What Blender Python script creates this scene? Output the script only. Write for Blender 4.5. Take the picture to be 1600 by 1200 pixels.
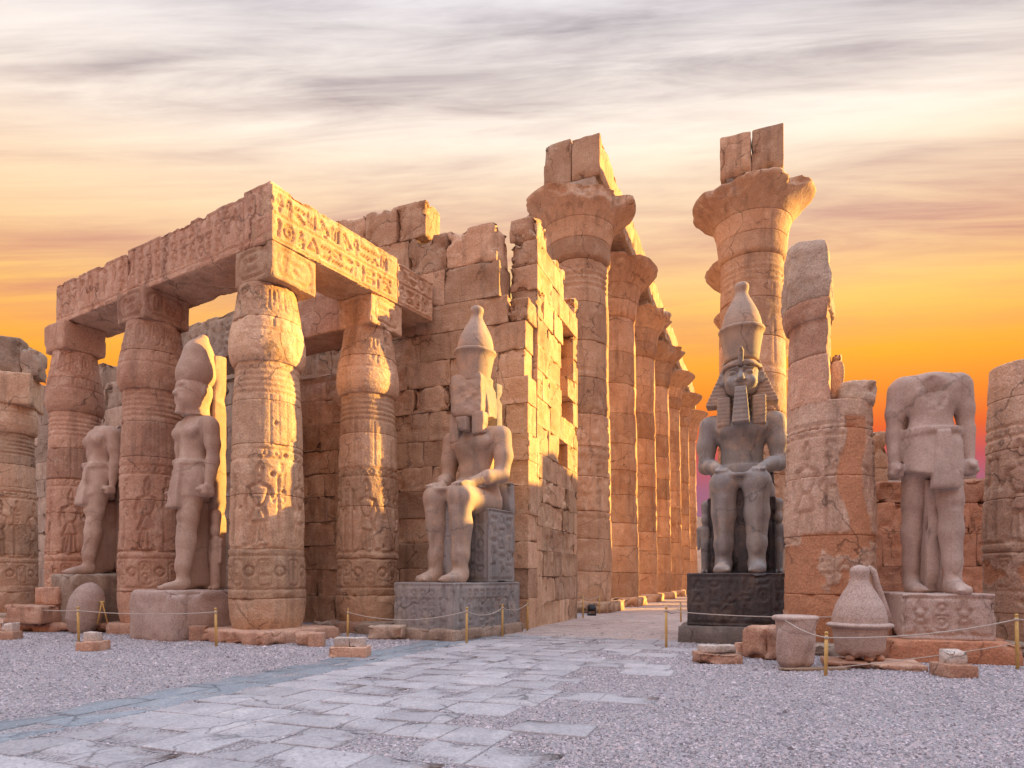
import bpy, math, random
import numpy as np
from mathutils import Vector

for o in list(bpy.data.objects):
    bpy.data.objects.remove(o, do_unlink=True)
scn = bpy.context.scene
COL = scn.collection
R = math.radians
F, HZ, EYE = 1000.0, 903.0, 1.6          # focal length and horizon row in photo pixels, eye height in metres

# ------------------------------------------------------------------ camera
cam = bpy.data.cameras.new('camera')
cam.sensor_width = 36.0
cam.lens = 36.0 * F / 1600.0
cam.shift_y = (HZ - 600.0) / 1600.0
cam.clip_start = 0.1
cam.clip_end = 2000
camo = bpy.data.objects.new('camera', cam)
COL.objects.link(camo)
camo.location = (0, 0, EYE)
camo.rotation_euler = (R(90), 0, 0)
scn.camera = camo

# ------------------------------------------------------------------ sky
def lin(r, g, b, k=1.0):
    f = lambda c: (c / 255.0 / 12.92 if c / 255.0 <= 0.04045 else ((c / 255.0 + 0.055) / 1.055) ** 2.4)
    return (f(r) * k, f(g) * k, f(b) * k, 1.0)

SUN_EL, SUN_K = R(12.5), 0.23            # elevation; SUN_K = y/x of the sun's bearing
world = bpy.data.worlds.new('World')
scn.world = world
world.use_nodes = True
nt = world.node_tree
nt.nodes.clear()
N = lambda t: nt.nodes.new(t)
L = lambda a, b: nt.links.new(a, b)
wo = N('ShaderNodeOutputWorld'); bg = N('ShaderNodeBackground')
tc = N('ShaderNodeTexCoord'); sp = N('ShaderNodeSeparateXYZ')
L(tc.outputs['Generated'], sp.inputs[0])
ramp = N('ShaderNodeValToRGB')
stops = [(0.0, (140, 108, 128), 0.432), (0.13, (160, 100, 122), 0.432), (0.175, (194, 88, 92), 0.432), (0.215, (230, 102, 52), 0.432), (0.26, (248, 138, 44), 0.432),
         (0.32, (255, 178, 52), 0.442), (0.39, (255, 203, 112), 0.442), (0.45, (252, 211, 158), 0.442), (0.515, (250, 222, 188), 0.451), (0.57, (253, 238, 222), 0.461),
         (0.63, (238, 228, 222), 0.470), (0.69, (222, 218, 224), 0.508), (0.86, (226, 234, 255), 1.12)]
el = ramp.color_ramp.elements
while len(el) < len(stops):
    el.new(0.5)
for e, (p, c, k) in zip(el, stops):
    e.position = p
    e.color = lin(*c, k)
den = N('ShaderNodeVectorMath'); den.operation = 'MULTIPLY'; den.inputs[1].default_value = (.66, 1, 1)
L(tc.outputs['Generated'], den.inputs[0])
dl = N('ShaderNodeVectorMath'); dl.operation = 'NORMALIZE'; L(den.outputs[0], dl.inputs[0])
sp2 = N('ShaderNodeSeparateXYZ'); L(dl.outputs[0], sp2.inputs[0])
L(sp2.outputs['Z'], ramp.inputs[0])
def wm(op, a, b=None, v=None):
    q = N('ShaderNodeMath'); q.operation = op
    for k_, x_ in ((0, a), (1, b)):
        if x_ is None: continue
        if isinstance(x_, (int, float)): q.inputs[k_].default_value = x_
        else: L(x_, q.inputs[k_])
    return q.outputs[0]
# cloud bands lie parallel to the x axis: bearing of the band = angle round that axis
phi = wm('ARCTAN2', sp.outputs['Z'], sp.outputs['Y'])
phi = wm('ADD', phi, wm('MULTIPLY', sp.outputs['X'], -0.05))
def streak(kx, kp, seed, detail, rough, dist):
    cb = N('ShaderNodeCombineXYZ')
    L(wm('MULTIPLY', sp.outputs['X'], kx), cb.inputs[0]); L(wm('MULTIPLY', phi, kp), cb.inputs[1]); cb.inputs[2].default_value = seed
    q = N('ShaderNodeTexNoise'); q.inputs['Scale'].default_value = 1.0; q.inputs['Detail'].default_value = detail
    q.inputs['Roughness'].default_value = rough; q.inputs['Distortion'].default_value = dist
    L(cb.outputs[0], q.inputs['Vector'])
    return q.outputs['Fac']
cr = N('ShaderNodeValToRGB'); cr.color_ramp.elements[0].position = 0.33; cr.color_ramp.elements[1].position = 0.58
L(streak(1.2, 9.5, 3.7, 6, .55, .5), cr.inputs[0])
mr2 = N('ShaderNodeMapRange'); mr2.inputs['From Min'].default_value = 0.34; mr2.inputs['From Max'].default_value = 0.66; mr2.inputs['To Min'].default_value = 0.22; mr2.inputs['To Max'].default_value = 1.0
L(streak(3.2, 30.0, 9.1, 7, .62, .45), mr2.inputs['Value'])
hm = N('ShaderNodeMapRange'); hm.inputs['From Min'].default_value = 0.22; hm.inputs['From Max'].default_value = 0.38; hm.inputs['To Max'].default_value = 0.95; hm.clamp = True
L(sp2.outputs['Z'], hm.inputs['Value'])
m1 = N('ShaderNodeMath'); m1.operation = 'MULTIPLY'; L(cr.outputs['Color'], m1.inputs[0]); L(mr2.outputs[0], m1.inputs[1])
m2 = N('ShaderNodeMath'); m2.operation = 'MULTIPLY'; L(m1.outputs[0], m2.inputs[0]); L(hm.outputs[0], m2.inputs[1])
mul = N('ShaderNodeMixRGB'); mul.blend_type = 'MIX'
crmp = N('ShaderNodeValToRGB')
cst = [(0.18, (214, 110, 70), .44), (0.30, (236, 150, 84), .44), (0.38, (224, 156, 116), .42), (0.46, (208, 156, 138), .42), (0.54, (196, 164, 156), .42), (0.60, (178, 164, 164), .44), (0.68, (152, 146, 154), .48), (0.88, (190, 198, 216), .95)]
ce = crmp.color_ramp.elements
while len(ce) < len(cst): ce.new(.5)
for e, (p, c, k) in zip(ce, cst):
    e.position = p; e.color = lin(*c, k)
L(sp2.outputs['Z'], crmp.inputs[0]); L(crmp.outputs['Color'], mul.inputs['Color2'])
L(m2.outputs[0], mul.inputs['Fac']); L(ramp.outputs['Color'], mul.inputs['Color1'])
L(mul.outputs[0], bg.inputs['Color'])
bg.inputs['Strength'].default_value = 1.0
L(bg.outputs[0], wo.inputs[0])

# ------------------------------------------------------------------ sun
sd = Vector((math.cos(SUN_EL) / math.hypot(1, SUN_K), math.cos(SUN_EL) * SUN_K / math.hypot(1, SUN_K), math.sin(SUN_EL)))
sl = bpy.data.lights.new('sun', 'SUN')
sl.energy = 5.0
sl.angle = R(0.6)
sl.color = (1.0, 0.58, 0.13)
so = bpy.data.objects.new('sun', sl)
COL.objects.link(so)
so.rotation_euler = sd.to_track_quat('Z', 'Y').to_euler()
so.location = (40, 0, 30)

scn.view_settings.view_transform = 'Standard'
scn.view_settings.look = 'None'
scn.view_settings.gamma = 1
scn.view_settings.exposure = 1.36
scn.render.resolution_x, scn.render.resolution_y = 1024, 768
scn.cycles.max_bounces = 6
scn.cycles.diffuse_bounces = 4

# ------------------------------------------------------------------ helpers: scene graph
def px(x, y, Y):
    """point at depth Y seen at photo pixel (x, y)"""
    return ((x - 800) / F * Y, Y, EYE - (y - HZ) / F * Y)

def ground(x, y):
    Y = EYE * F / (y - HZ)
    return ((x - 800) / F * Y, Y)

def thing(name, label, cat, loc=(0, 0, 0), rot=0.0, group=None, kind=None):
    o = bpy.data.objects.new(name, None)
    o.empty_display_size = 0.3
    COL.objects.link(o)
    o.location = loc
    o.rotation_euler = (0, 0, rot)
    tag(o, label, cat, group)
    if kind: o['kind'] = kind
    return o

def tag(o, label, cat=None, group=None):
    o['label'] = label
    if cat: o['category'] = cat
    if group: o['group'] = group
    if cat and cat != 'gravel': o['kind'] = 'thing'
    return o

def put(name, me, mat, parent=None, loc=(0, 0, 0), rot=0.0):
    if mat is not None and len(me.materials) == 0:
        me.materials.append(mat)
    o = bpy.data.objects.new(name, me)
    COL.objects.link(o)
    o.location = loc
    o.rotation_euler = (0, 0, rot)
    if parent is not None:
        o.parent = parent
    return o

def mesh(name, V, quads=None, tris=None, smooth=True, attr=None):
    V = np.asarray(V, dtype=np.float32)
    q = np.zeros((0, 4), np.int32) if quads is None else np.asarray(quads, np.int32)
    t = np.zeros((0, 3), np.int32) if tris is None else np.asarray(tris, np.int32)
    me = bpy.data.meshes.new(name)
    me.vertices.add(len(V)); me.vertices.foreach_set('co', V.ravel())
    nl = q.size + t.size
    me.loops.add(nl)
    me.loops.foreach_set('vertex_index', np.concatenate([q.ravel(), t.ravel()]).astype(np.int32))
    me.polygons.add(len(q) + len(t))
    st = np.concatenate([np.arange(len(q)) * 4, q.size + np.arange(len(t)) * 3]).astype(np.int32)
    me.polygons.foreach_set('loop_start', st)
    me.polygons.foreach_set('use_smooth', np.full(len(q) + len(t), smooth, dtype=bool))
    if attr is not None:
        a = me.attributes.new('mask', 'FLOAT', 'POINT')
        a.data.foreach_set('value', np.asarray(attr, np.float32).ravel())
    me.update(calc_edges=True)
    return me

# ------------------------------------------------------------------ helpers: noise
_rng = np.random.default_rng(7)
_T = _rng.random((32, 32, 32)).astype(np.float32) * 2 - 1

def noise3(P, s=1.0, off=0.0):
    Q = np.asarray(P, np.float32) * s + off
    I = np.floor(Q).astype(np.int32)
    f = Q - I
    f = f * f * (3 - 2 * f)
    I &= 31
    J = (I + 1) & 31
    x0, y0, z0 = I[..., 0], I[..., 1], I[..., 2]
    x1, y1, z1 = J[..., 0], J[..., 1], J[..., 2]
    fx, fy, fz = f[..., 0], f[..., 1], f[..., 2]
    a = _T[x0, y0, z0] * (1 - fx) + _T[x1, y0, z0] * fx
    b = _T[x0, y1, z0] * (1 - fx) + _T[x1, y1, z0] * fx
    c = _T[x0, y0, z1] * (1 - fx) + _T[x1, y0, z1] * fx
    d = _T[x0, y1, z1] * (1 - fx) + _T[x1, y1, z1] * fx
    return (a * (1 - fy) + b * fy) * (1 - fz) + (c * (1 - fy) + d * fy) * fz

def fbm(P, s=1.0, off=0.0, n=3):
    r = 0; a = 1.0; t = 0
    for i in range(n):
        r = r + a * noise3(P, s, off + 7.3 * i); t += a
        a *= 0.5; s *= 2.07
    return r / t

def sstep(x, a, b):
    t = np.clip((x - a) / (b - a), 0, 1)
    return t * t * (3 - 2 * t)

# ------------------------------------------------------------------ helpers: carved height maps
def circ(cx, cy, rx, ry=None, n=12, a0=0, a1=360):
    ry = rx if ry is None else ry
    return [(cx + rx * math.cos(R(a0 + (a1 - a0) * i / n)), cy + ry * math.sin(R(a0 + (a1 - a0) * i / n))) for i in range(n + 1)]

GLYPHS = [
    (0.35, [[(.5, 0), (.5, 1), (.85, .8), (.8, .5), (.5, .45)]]),
    (0.85, [[(.05, .75), (.2, .85), (.3, .97), (.42, .85), (.45, .7), (.75, .5), (1, .2), (.7, .3), (.5, .3), (.3, .45), (.25, .7), (.05, .75)], [(.5, .3), (.5, 0), (.7, 0)], [(.62, .3), (.62, .02)]]),
    (1.3, [[(0, .2), (.15, .6), (.3, .2), (.45, .6), (.6, .2), (.75, .6), (.9, .2), (1, .5)]]),
    (0.8, [circ(.5, .5, .42)]),
    (0.8, [circ(.5, .5, .42), circ(.5, .5, .12, n=6)]),
    (1.0, [[(.9, .1), (.9, .8), (.1, .8), (.1, .1), (.4, .1)]]),
    (0.5, [circ(.5, .72, .25, .27), [(.5, .45), (.5, 0)], [(.12, .42), (.88, .42)]]),
    (1.3, [[(0, .5), (.3, .75), (.7, .75), (1, .5), (.6, .3), (.3, .3), (0, .5)], circ(.5, .52, .13, .2, 7)]),
    (1.1, [circ(.5, .75, .45, .6, 9, 180, 360) + [(.05, .75)]]),
    (0.5, [[(.3, 0), (.3, 1), (.9, .9), (.3, .75)]]),
    (1.3, [[(0, .25), (.2, .25), (.35, .5), (.5, .25), (.65, .5), (.8, .25), (.95, .6), (1, .9)]]),
    (0.6, [circ(.5, .85, .14, n=7), [(.5, .7), (.25, .55), (.25, .05), (.85, .05), (.85, .3), (.45, .35)], [(.4, .55), (.85, .5)]]),
    (0.9, [[(.05, .2), (.5, .95), (.95, .2), (.05, .2)]]),
    (0.7, [[(.15, .9), (.15, .1), (.85, .1), (.85, .9)], [(.5, .1), (.5, .7)]]),
]
FIGURE = [circ(.5, .885, .075, .05, 8), [(.42, .93), (.40, 1.02), (.47, 1.12), (.56, 1.04), (.58, .93)], [(.5, .835), (.22, .79), (.30, .62), (.40, .53), (.60, .53), (.70, .64), (.78, .79), (.5, .835)],
          [(.40, .53), (.27, .33), (.78, .30), (.60, .53)], [(.34, .32), (.30, .04), (.22, 0), (.46, 0)], [(.45, .32), (.44, .05)],
          [(.66, .31), (.76, .04), (.70, 0), (.95, 0)], [(.56, .31), (.64, .04)], [(.22, .79), (.10, .60), (-.02, .70)], [(.78, .79), (.90, .62), (.84, .47)], [(-.04, .95), (-.04, .02)]]

class Canvas:
    def __init__(s, w, h, res=0.03):
        s.w, s.h, s.res = w, h, res
        s.nu, s.nv = int(w / res) + 2, int(h / res) + 2
        s.H = np.zeros((s.nv, s.nu), np.float32)
        s.M = np.zeros((s.nv, s.nu), np.float32)
    def stroke(s, pts, wid=0.04, dep=0.03):
        dep = dep * 1.4; wid = wid * .9
        for (ax, ay), (bx, by) in zip(pts[:-1], pts[1:]):
            i0 = max(0, int((min(ax, bx) - wid) / s.res)); i1 = min(s.nu, int((max(ax, bx) + wid) / s.res) + 2)
            j0 = max(0, int((min(ay, by) - wid) / s.res)); j1 = min(s.nv, int((max(ay, by) + wid) / s.res) + 2)
            if i1 <= i0 or j1 <= j0: continue
            X, Y = np.meshgrid(np.arange(i0, i1) * s.res, np.arange(j0, j1) * s.res)
            dx, dy = bx - ax, by - ay
            t = np.clip(((X - ax) * dx + (Y - ay) * dy) / max(dx * dx + dy * dy, 1e-9), 0, 1)
            d = np.hypot(X - ax - t * dx, Y - ay - t * dy)
            g = -dep * np.clip(1.25 * (1 - (d / wid) ** 3), 0, 1)
            s.H[j0:j1, i0:i1] = np.minimum(s.H[j0:j1, i0:i1], g)
    def shape(s, strokes, x, y, w, h, wid=0.035, dep=0.03):
        for st in strokes:
            s.stroke([(x + a * w, y + b * h) for a, b in st], wid, dep)
    def hline(s, y, x0=None, x1=None, wid=0.03, dep=0.025):
        s.stroke([(0 if x0 is None else x0, y), (s.w if x1 is None else x1, y)], wid, dep)
    def row(s, x0, x1, y0, y1, rnd, wid=0.035, dep=0.03):
        h = y1 - y0; x = x0
        while x < x1 - 0.1:
            a, st = rnd.choice(GLYPHS)
            if a >= 1.0:
                w = h * 0.75
                a2, st2 = rnd.choice([g for g in GLYPHS if g[0] >= 0.8])
                if x + w > x1: break
                s.shape(st, x, y0 + h * .54, w, h * .42, wid, dep); s.shape(st2, x, y0, w, h * .44, wid, dep)
            else:
                w = h * a
                if x + w > x1: break
                s.shape(st, x, y0, w, h * .95, wid, dep)
            x += w + h * 0.14
    def cartouche(s, x0, x1, y0, y1, rnd, wid=0.035, dep=0.03):
        r = min(x1 - x0, y1 - y0) * .3
        p = circ(x1 - r, y1 - r, r, n=4, a0=0, a1=90) + circ(x0 + r, y1 - r, r, n=4, a0=90, a1=180) + circ(x0 + r, y0 + r, r, n=4, a0=180, a1=270) + circ(x1 - r, y0 + r, r, n=4, a0=270, a1=360)
        s.stroke(p + [p[0]], wid, dep)
        if x1 - x0 > y1 - y0: s.row(x0 + r * .7, x1 - r * .5, y0 + r * .5, y1 - r * .5, rnd, wid, dep)
        else: s.column(x0 + r * .5, x1 - r * .5, y0 + r * .6, y1 - r * .6, rnd, wid, dep)
    def column(s, x0, x1, y0, y1, rnd, wid=0.035, dep=0.03):
        w = x1 - x0; y = y1
        while y > y0 + 0.05:
            a, st = rnd.choice(GLYPHS)
            h = min(w / max(a, .7), w * 1.1) * .95
            if y - h < y0: break
            s.shape(st, x0 + (w - min(w, h * a)) / 2, y - h, min(w, h * a), h, wid, dep)
            y -= h * 1.16
    def bump(s, cx, cy, r, d):
        X, Y = np.meshgrid(np.arange(s.nu) * s.res, np.arange(s.nv) * s.res)
        q = np.hypot(X - cx, Y - cy)
        s.H = np.where(q < r, np.minimum(s.H, -d * np.clip((1 - (q / r) ** 4), 0, 1)), s.H)
    def wear(s, amount, seed, sc=0.9, lo=0.15, hi=0.45, pit=0.03):
        X, Y = np.meshgrid(np.arange(s.nu) * s.res, np.arange(s.nv) * s.res)
        P = np.stack([X, Y, X * 0 + seed * 3.1], -1)
        n = fbm(P, sc, seed * 1.7, 4)
        k = sstep(n, lo, hi)
        s.H = s.H * (1 - amount * k) - pit * k * (0.6 + 0.5 * fbm(P, sc * 6, seed, 3))
        s.H += 0.010 * fbm(P, 5.0, seed + 3, 3)
    def sample(s, u, v, A=None):
        A = s.H if A is None else A
        x = np.clip(u / s.res, 0, s.nu - 1.001); y = np.clip(v / s.res, 0, s.nv - 1.001)
        i = x.astype(int); j = y.astype(int); fx = x - i; fy = y - j
        return (A[j, i] * (1 - fx) + A[j, i + 1] * fx) * (1 - fy) + (A[j + 1, i] * (1 - fx) + A[j + 1, i + 1] * fx) * fy

# ------------------------------------------------------------------ helpers: solids
def axis_pts(h, b, res):
    n = max(1, int(round(2 * (h - b) / res)))
    return np.concatenate([[-h, -h + b * .35], np.linspace(-h + b, h - b, n + 1), [h - b * .35, h]])

def block(name, hx, hy, hz, res=0.12, bevel=0.035, rough=0.012, chip=0.03, seed=0, face=None, fres=None, side=None, taper=0, flatback=False):
    """weathered stone block with rounded, chipped edges; face(x,z) carves its -y side, side(y,z) its +x side"""
    b = min(bevel, hx * .4, hy * .4, hz * .4)
    fr = fres or res
    ax = axis_pts(hx, b, fr); az = axis_pts(hz, b, fr); ay = axis_pts(hy, b, fr if side is not None else res)
    Vs, Qs = [], []; base = 0
    def add(a, c, fn, flip):
        nonlocal base
        A, C = np.meshgrid(a, c, indexing='ij')
        P = fn(A, C).reshape(-1, 3)
        n, m = len(a), len(c)
        I = np.arange(n * m).reshape(n, m)
        q = np.stack([I[:-1, :-1], I[1:, :-1], I[1:, 1:], I[:-1, 1:]], -1).reshape(-1, 4)
        Qs.append((q[:, ::-1] if flip else q) + base); Vs.append(P); base += n * m
    o = np.ones_like
    add(ax, az, lambda A, C: np.stack([A, -hy * o(A), C], -1), False)
    tri_loop = None
    if flatback:
        lp = [(x, -hz) for x in ax[:-1]] + [(hx, z) for z in az[:-1]] + [(x, hz) for x in ax[:0:-1]] + [(-hx, z) for z in az[:0:-1]]
        n_ = len(lp)
        Vs.append(np.array([(x, hy, z) for x, z in lp] + [(0, hy, 0)])); tri_loop = base + np.stack([(np.arange(n_) + 1) % n_, np.arange(n_), np.full(n_, n_)], -1)
        base += n_ + 1
    else:
        add(ax, az, lambda A, C: np.stack([A, hy * o(A), C], -1), True)
    add(ay, az, lambda A, C: np.stack([hx * o(A), A, C], -1), False)
    add(ay, az, lambda A, C: np.stack([-hx * o(A), A, C], -1), True)
    add(ax, ay, lambda A, C: np.stack([A, C, hz * o(A)], -1), False)
    add(ax, ay, lambda A, C: np.stack([A, C, -hz * o(A)], -1), True)
    V = np.concatenate(Vs); Q = np.concatenate(Qs)
    key = np.round(V * 20000).astype(np.int64)
    _, idx, inv = np.unique(key, axis=0, return_index=True, return_inverse=True)
    V = V[idx]; Q = inv.reshape(-1)[Q]
    TR = inv.reshape(-1)[tri_loop] if tri_loop is not None else None
    h = np.array([hx, hy, hz])
    inner = np.clip(V, -(h - b), h - b)
    d = V - inner
    D = d / np.maximum(np.linalg.norm(d, axis=1, keepdims=True), 1e-9)
    out = inner + D * b
    S = out + seed * 5.37
    k = rough * fbm(S, 2.2, seed, 3)
    edge = (np.abs(V) > (h - b * 1.05)).sum(1) >= 2
    near = np.sort(h - np.abs(V), axis=1)[:, 1]
    k -= chip * sstep(fbm(S, 2.6, seed + 11, 3), 0.0, 0.5) * np.exp(-near / 0.14) * 2.2
    if face is not None:
        f = (V[:, 1] <= -hy + 1e-6) & ~edge
        k[f] += face(V[f, 0], V[f, 2])
    if side is not None:
        f = (V[:, 0] >= hx - 1e-6) & ~edge
        k[f] += side(V[f, 1], V[f, 2])
    out = out + D * k[:, None]
    if taper:
        t = (out[:, 2:3] + hz) / (2 * hz)
        out[:, :2] *= 1 - taper * t
    return mesh(name, out, Q, TR)

def lathe(name, zs, rfun, nth, seed=0, mfun=None, cx=0.0, cy=0.0, flat=False):
    th = np.arange(nth) / nth * 2 * math.pi
    if nth > 200:
        nf_, nb_ = int(nth * .62), int(nth * .13)
        th = np.concatenate([np.linspace(R(0), R(68), nb_, endpoint=False), np.linspace(R(68), R(292), nf_, endpoint=False), np.linspace(R(292), R(360), nb_, endpoint=False)])
        nth = len(th)
    T, Z = np.meshgrid(th, zs)
    r = rfun(T, Z)
    a = T + math.pi / 2
    V = np.stack([cx + r * np.cos(a), cy + r * np.sin(a), Z], -1).reshape(-1, 3)
    n = len(zs)
    I = np.arange(n * nth).reshape(n, nth); J = np.roll(I, -1, axis=1)
    Q = np.stack([I[:-1], J[:-1], J[1:], I[1:]], -1).reshape(-1, 4)
    V = np.concatenate([V, [[cx, cy, zs[0]], [cx, cy, zs[-1]]]])
    b, t = n * nth, n * nth + 1
    T1 = np.stack([J[0], I[0], np.full(nth, b)], -1); T2 = np.stack([I[-1], J[-1], np.full(nth, t)], -1)
    m = None
    if mfun is not None:
        m = np.concatenate([mfun(T, Z).ravel(), [0, 0]])
    return mesh(name, V, Q, np.concatenate([T1, T2]), smooth=not flat, attr=m)

def tube(name, pts, r, k=6, cap=True):
    pts = [Vector(p) for p in pts]
    rs = r if isinstance(r, (list, tuple)) else [r] * len(pts)
    V, Q = [], []
    for i, p in enumerate(pts):
        d = (pts[min(i + 1, len(pts) - 1)] - pts[max(i - 1, 0)]).normalized()
        u = d.cross(Vector((0.13, 0.21, 1) if abs(d.z) < .9 else (1, 0.1, 0))).normalized(); w = d.cross(u)
        for j in range(k):
            a = 2 * math.pi * j / k
            V.append(p + (u * math.cos(a) + w * math.sin(a)) * rs[i])
    for i in range(len(pts) - 1):
        for j in range(k):
            Q.append((i * k + j, i * k + (j + 1) % k, (i + 1) * k + (j + 1) % k, (i + 1) * k + j))
    T = []
    if cap:
        n = len(V); V += [pts[0], pts[-1]]
        for j in range(k):
            T.append(((j + 1) % k, j, n)); T.append((n - 2 - k + j + 2 - 2 + 0 if False else (len(pts) - 1) * k + j, (len(pts) - 1) * k + (j + 1) % k, n + 1))
    return mesh(name, [tuple(v) for v in V], Q, T)

# ------------------------------------------------------------------ helpers: implicit sculpting
def grid(lo, hi, res):
    ax = [np.arange(l, h + res, res, dtype=np.float32) for l, h in zip(lo, hi)]
    return np.stack(np.meshgrid(*ax, indexing='ij'), -1)
def rc(P, a, b, ra, rb):
    a = np.array(a, np.float32); b = np.array(b, np.float32); ba = b - a
    pa = P - a
    h = np.clip((pa @ ba) / max(float(ba @ ba), 1e-9), 0, 1)
    return np.linalg.norm(pa - h[..., None] * ba, axis=-1) - (ra + (rb - ra) * h)
def el(P, c, r):
    p = P - np.array(c, np.float32); r = np.array(r, np.float32)
    k0 = np.linalg.norm(p / r, axis=-1); k1 = np.linalg.norm(p / (r * r), axis=-1)
    return k0 * (k0 - 1) / np.maximum(k1, 1e-6)
def bx(P, c, h, rd=0.05):
    q = np.abs(P - np.array(c, np.float32)) - (np.array(h, np.float32) - rd)
    return np.linalg.norm(np.maximum(q, 0), axis=-1) + np.minimum(q.max(-1), 0) - rd
def smin(a, b, k=0.1):
    h = np.clip(0.5 + 0.5 * (b - a) / k, 0, 1)
    return b * (1 - h) + a * h - k * h * (1 - h)
def smax(a, b, k=0.05):
    return -smin(-a, -b, k)

def nets(name, S, lo, res, smooth=True):
    """surface nets"""
    n = np.array(S.shape)
    ins = S < 0
    c = np.zeros(tuple(n - 1), np.int8)
    sl_ = lambda i, j, k: (slice(i, n[0] - 1 + i), slice(j, n[1] - 1 + j), slice(k, n[2] - 1 + k))
    for i in (0, 1):
        for j in (0, 1):
            for k in (0, 1):
                c += ins[sl_(i, j, k)]
    act = np.argwhere((c > 0) & (c < 8))
    idx = np.full(tuple(n - 1), -1, np.int32)
    idx[act[:, 0], act[:, 1], act[:, 2]] = np.arange(len(act))
    acc = np.zeros((len(act), 3)); cnt = np.zeros(len(act))
    cor = [(i, j, k) for i in (0, 1) for j in (0, 1) for k in (0, 1)]
    val = {q: S[act[:, 0] + q[0], act[:, 1] + q[1], act[:, 2] + q[2]] for q in cor}
    for a in cor:
        for d in range(3):
            if a[d] == 0:
                b = list(a); b[d] = 1; b = tuple(b)
                va, vb = val[a], val[b]
                m = (va < 0) != (vb < 0)
                t = np.where(m, va / np.where(m, va - vb, 1), 0)
                p = np.array(a, float)[None].repeat(len(act), 0); p[:, d] = t
                acc[m] += p[m]; cnt[m] += 1
    V = (act + acc / cnt[:, None]) * res + np.array(lo)
    Q = []
    for d in range(3):
        s0 = [slice(1, -1)] * 3; s1 = [slice(1, -1)] * 3
        s0[d] = slice(0, -1); s1[d] = slice(1, None)
        m = ins[tuple(s0)] != ins[tuple(s1)]
        e = np.argwhere(m)
        off = np.ones(3, int); off[d] = 0
        e = e + off
        sgn = ins[e[:, 0], e[:, 1], e[:, 2]]
        u, v = (d + 1) % 3, (d + 2) % 3
        def cell(du, dv):
            q = e.copy(); q[:, u] -= du; q[:, v] -= dv
            return idx[q[:, 0], q[:, 1], q[:, 2]]
        quad = np.stack([cell(1, 1), cell(0, 1), cell(0, 0), cell(1, 0)], -1)
        quad[~sgn] = quad[~sgn][:, ::-1]
        Q.append(quad)
    Q = np.concatenate(Q)
    Q = Q[(Q >= 0).all(1)]
    return mesh(name, V, Q, smooth=smooth)

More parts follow.
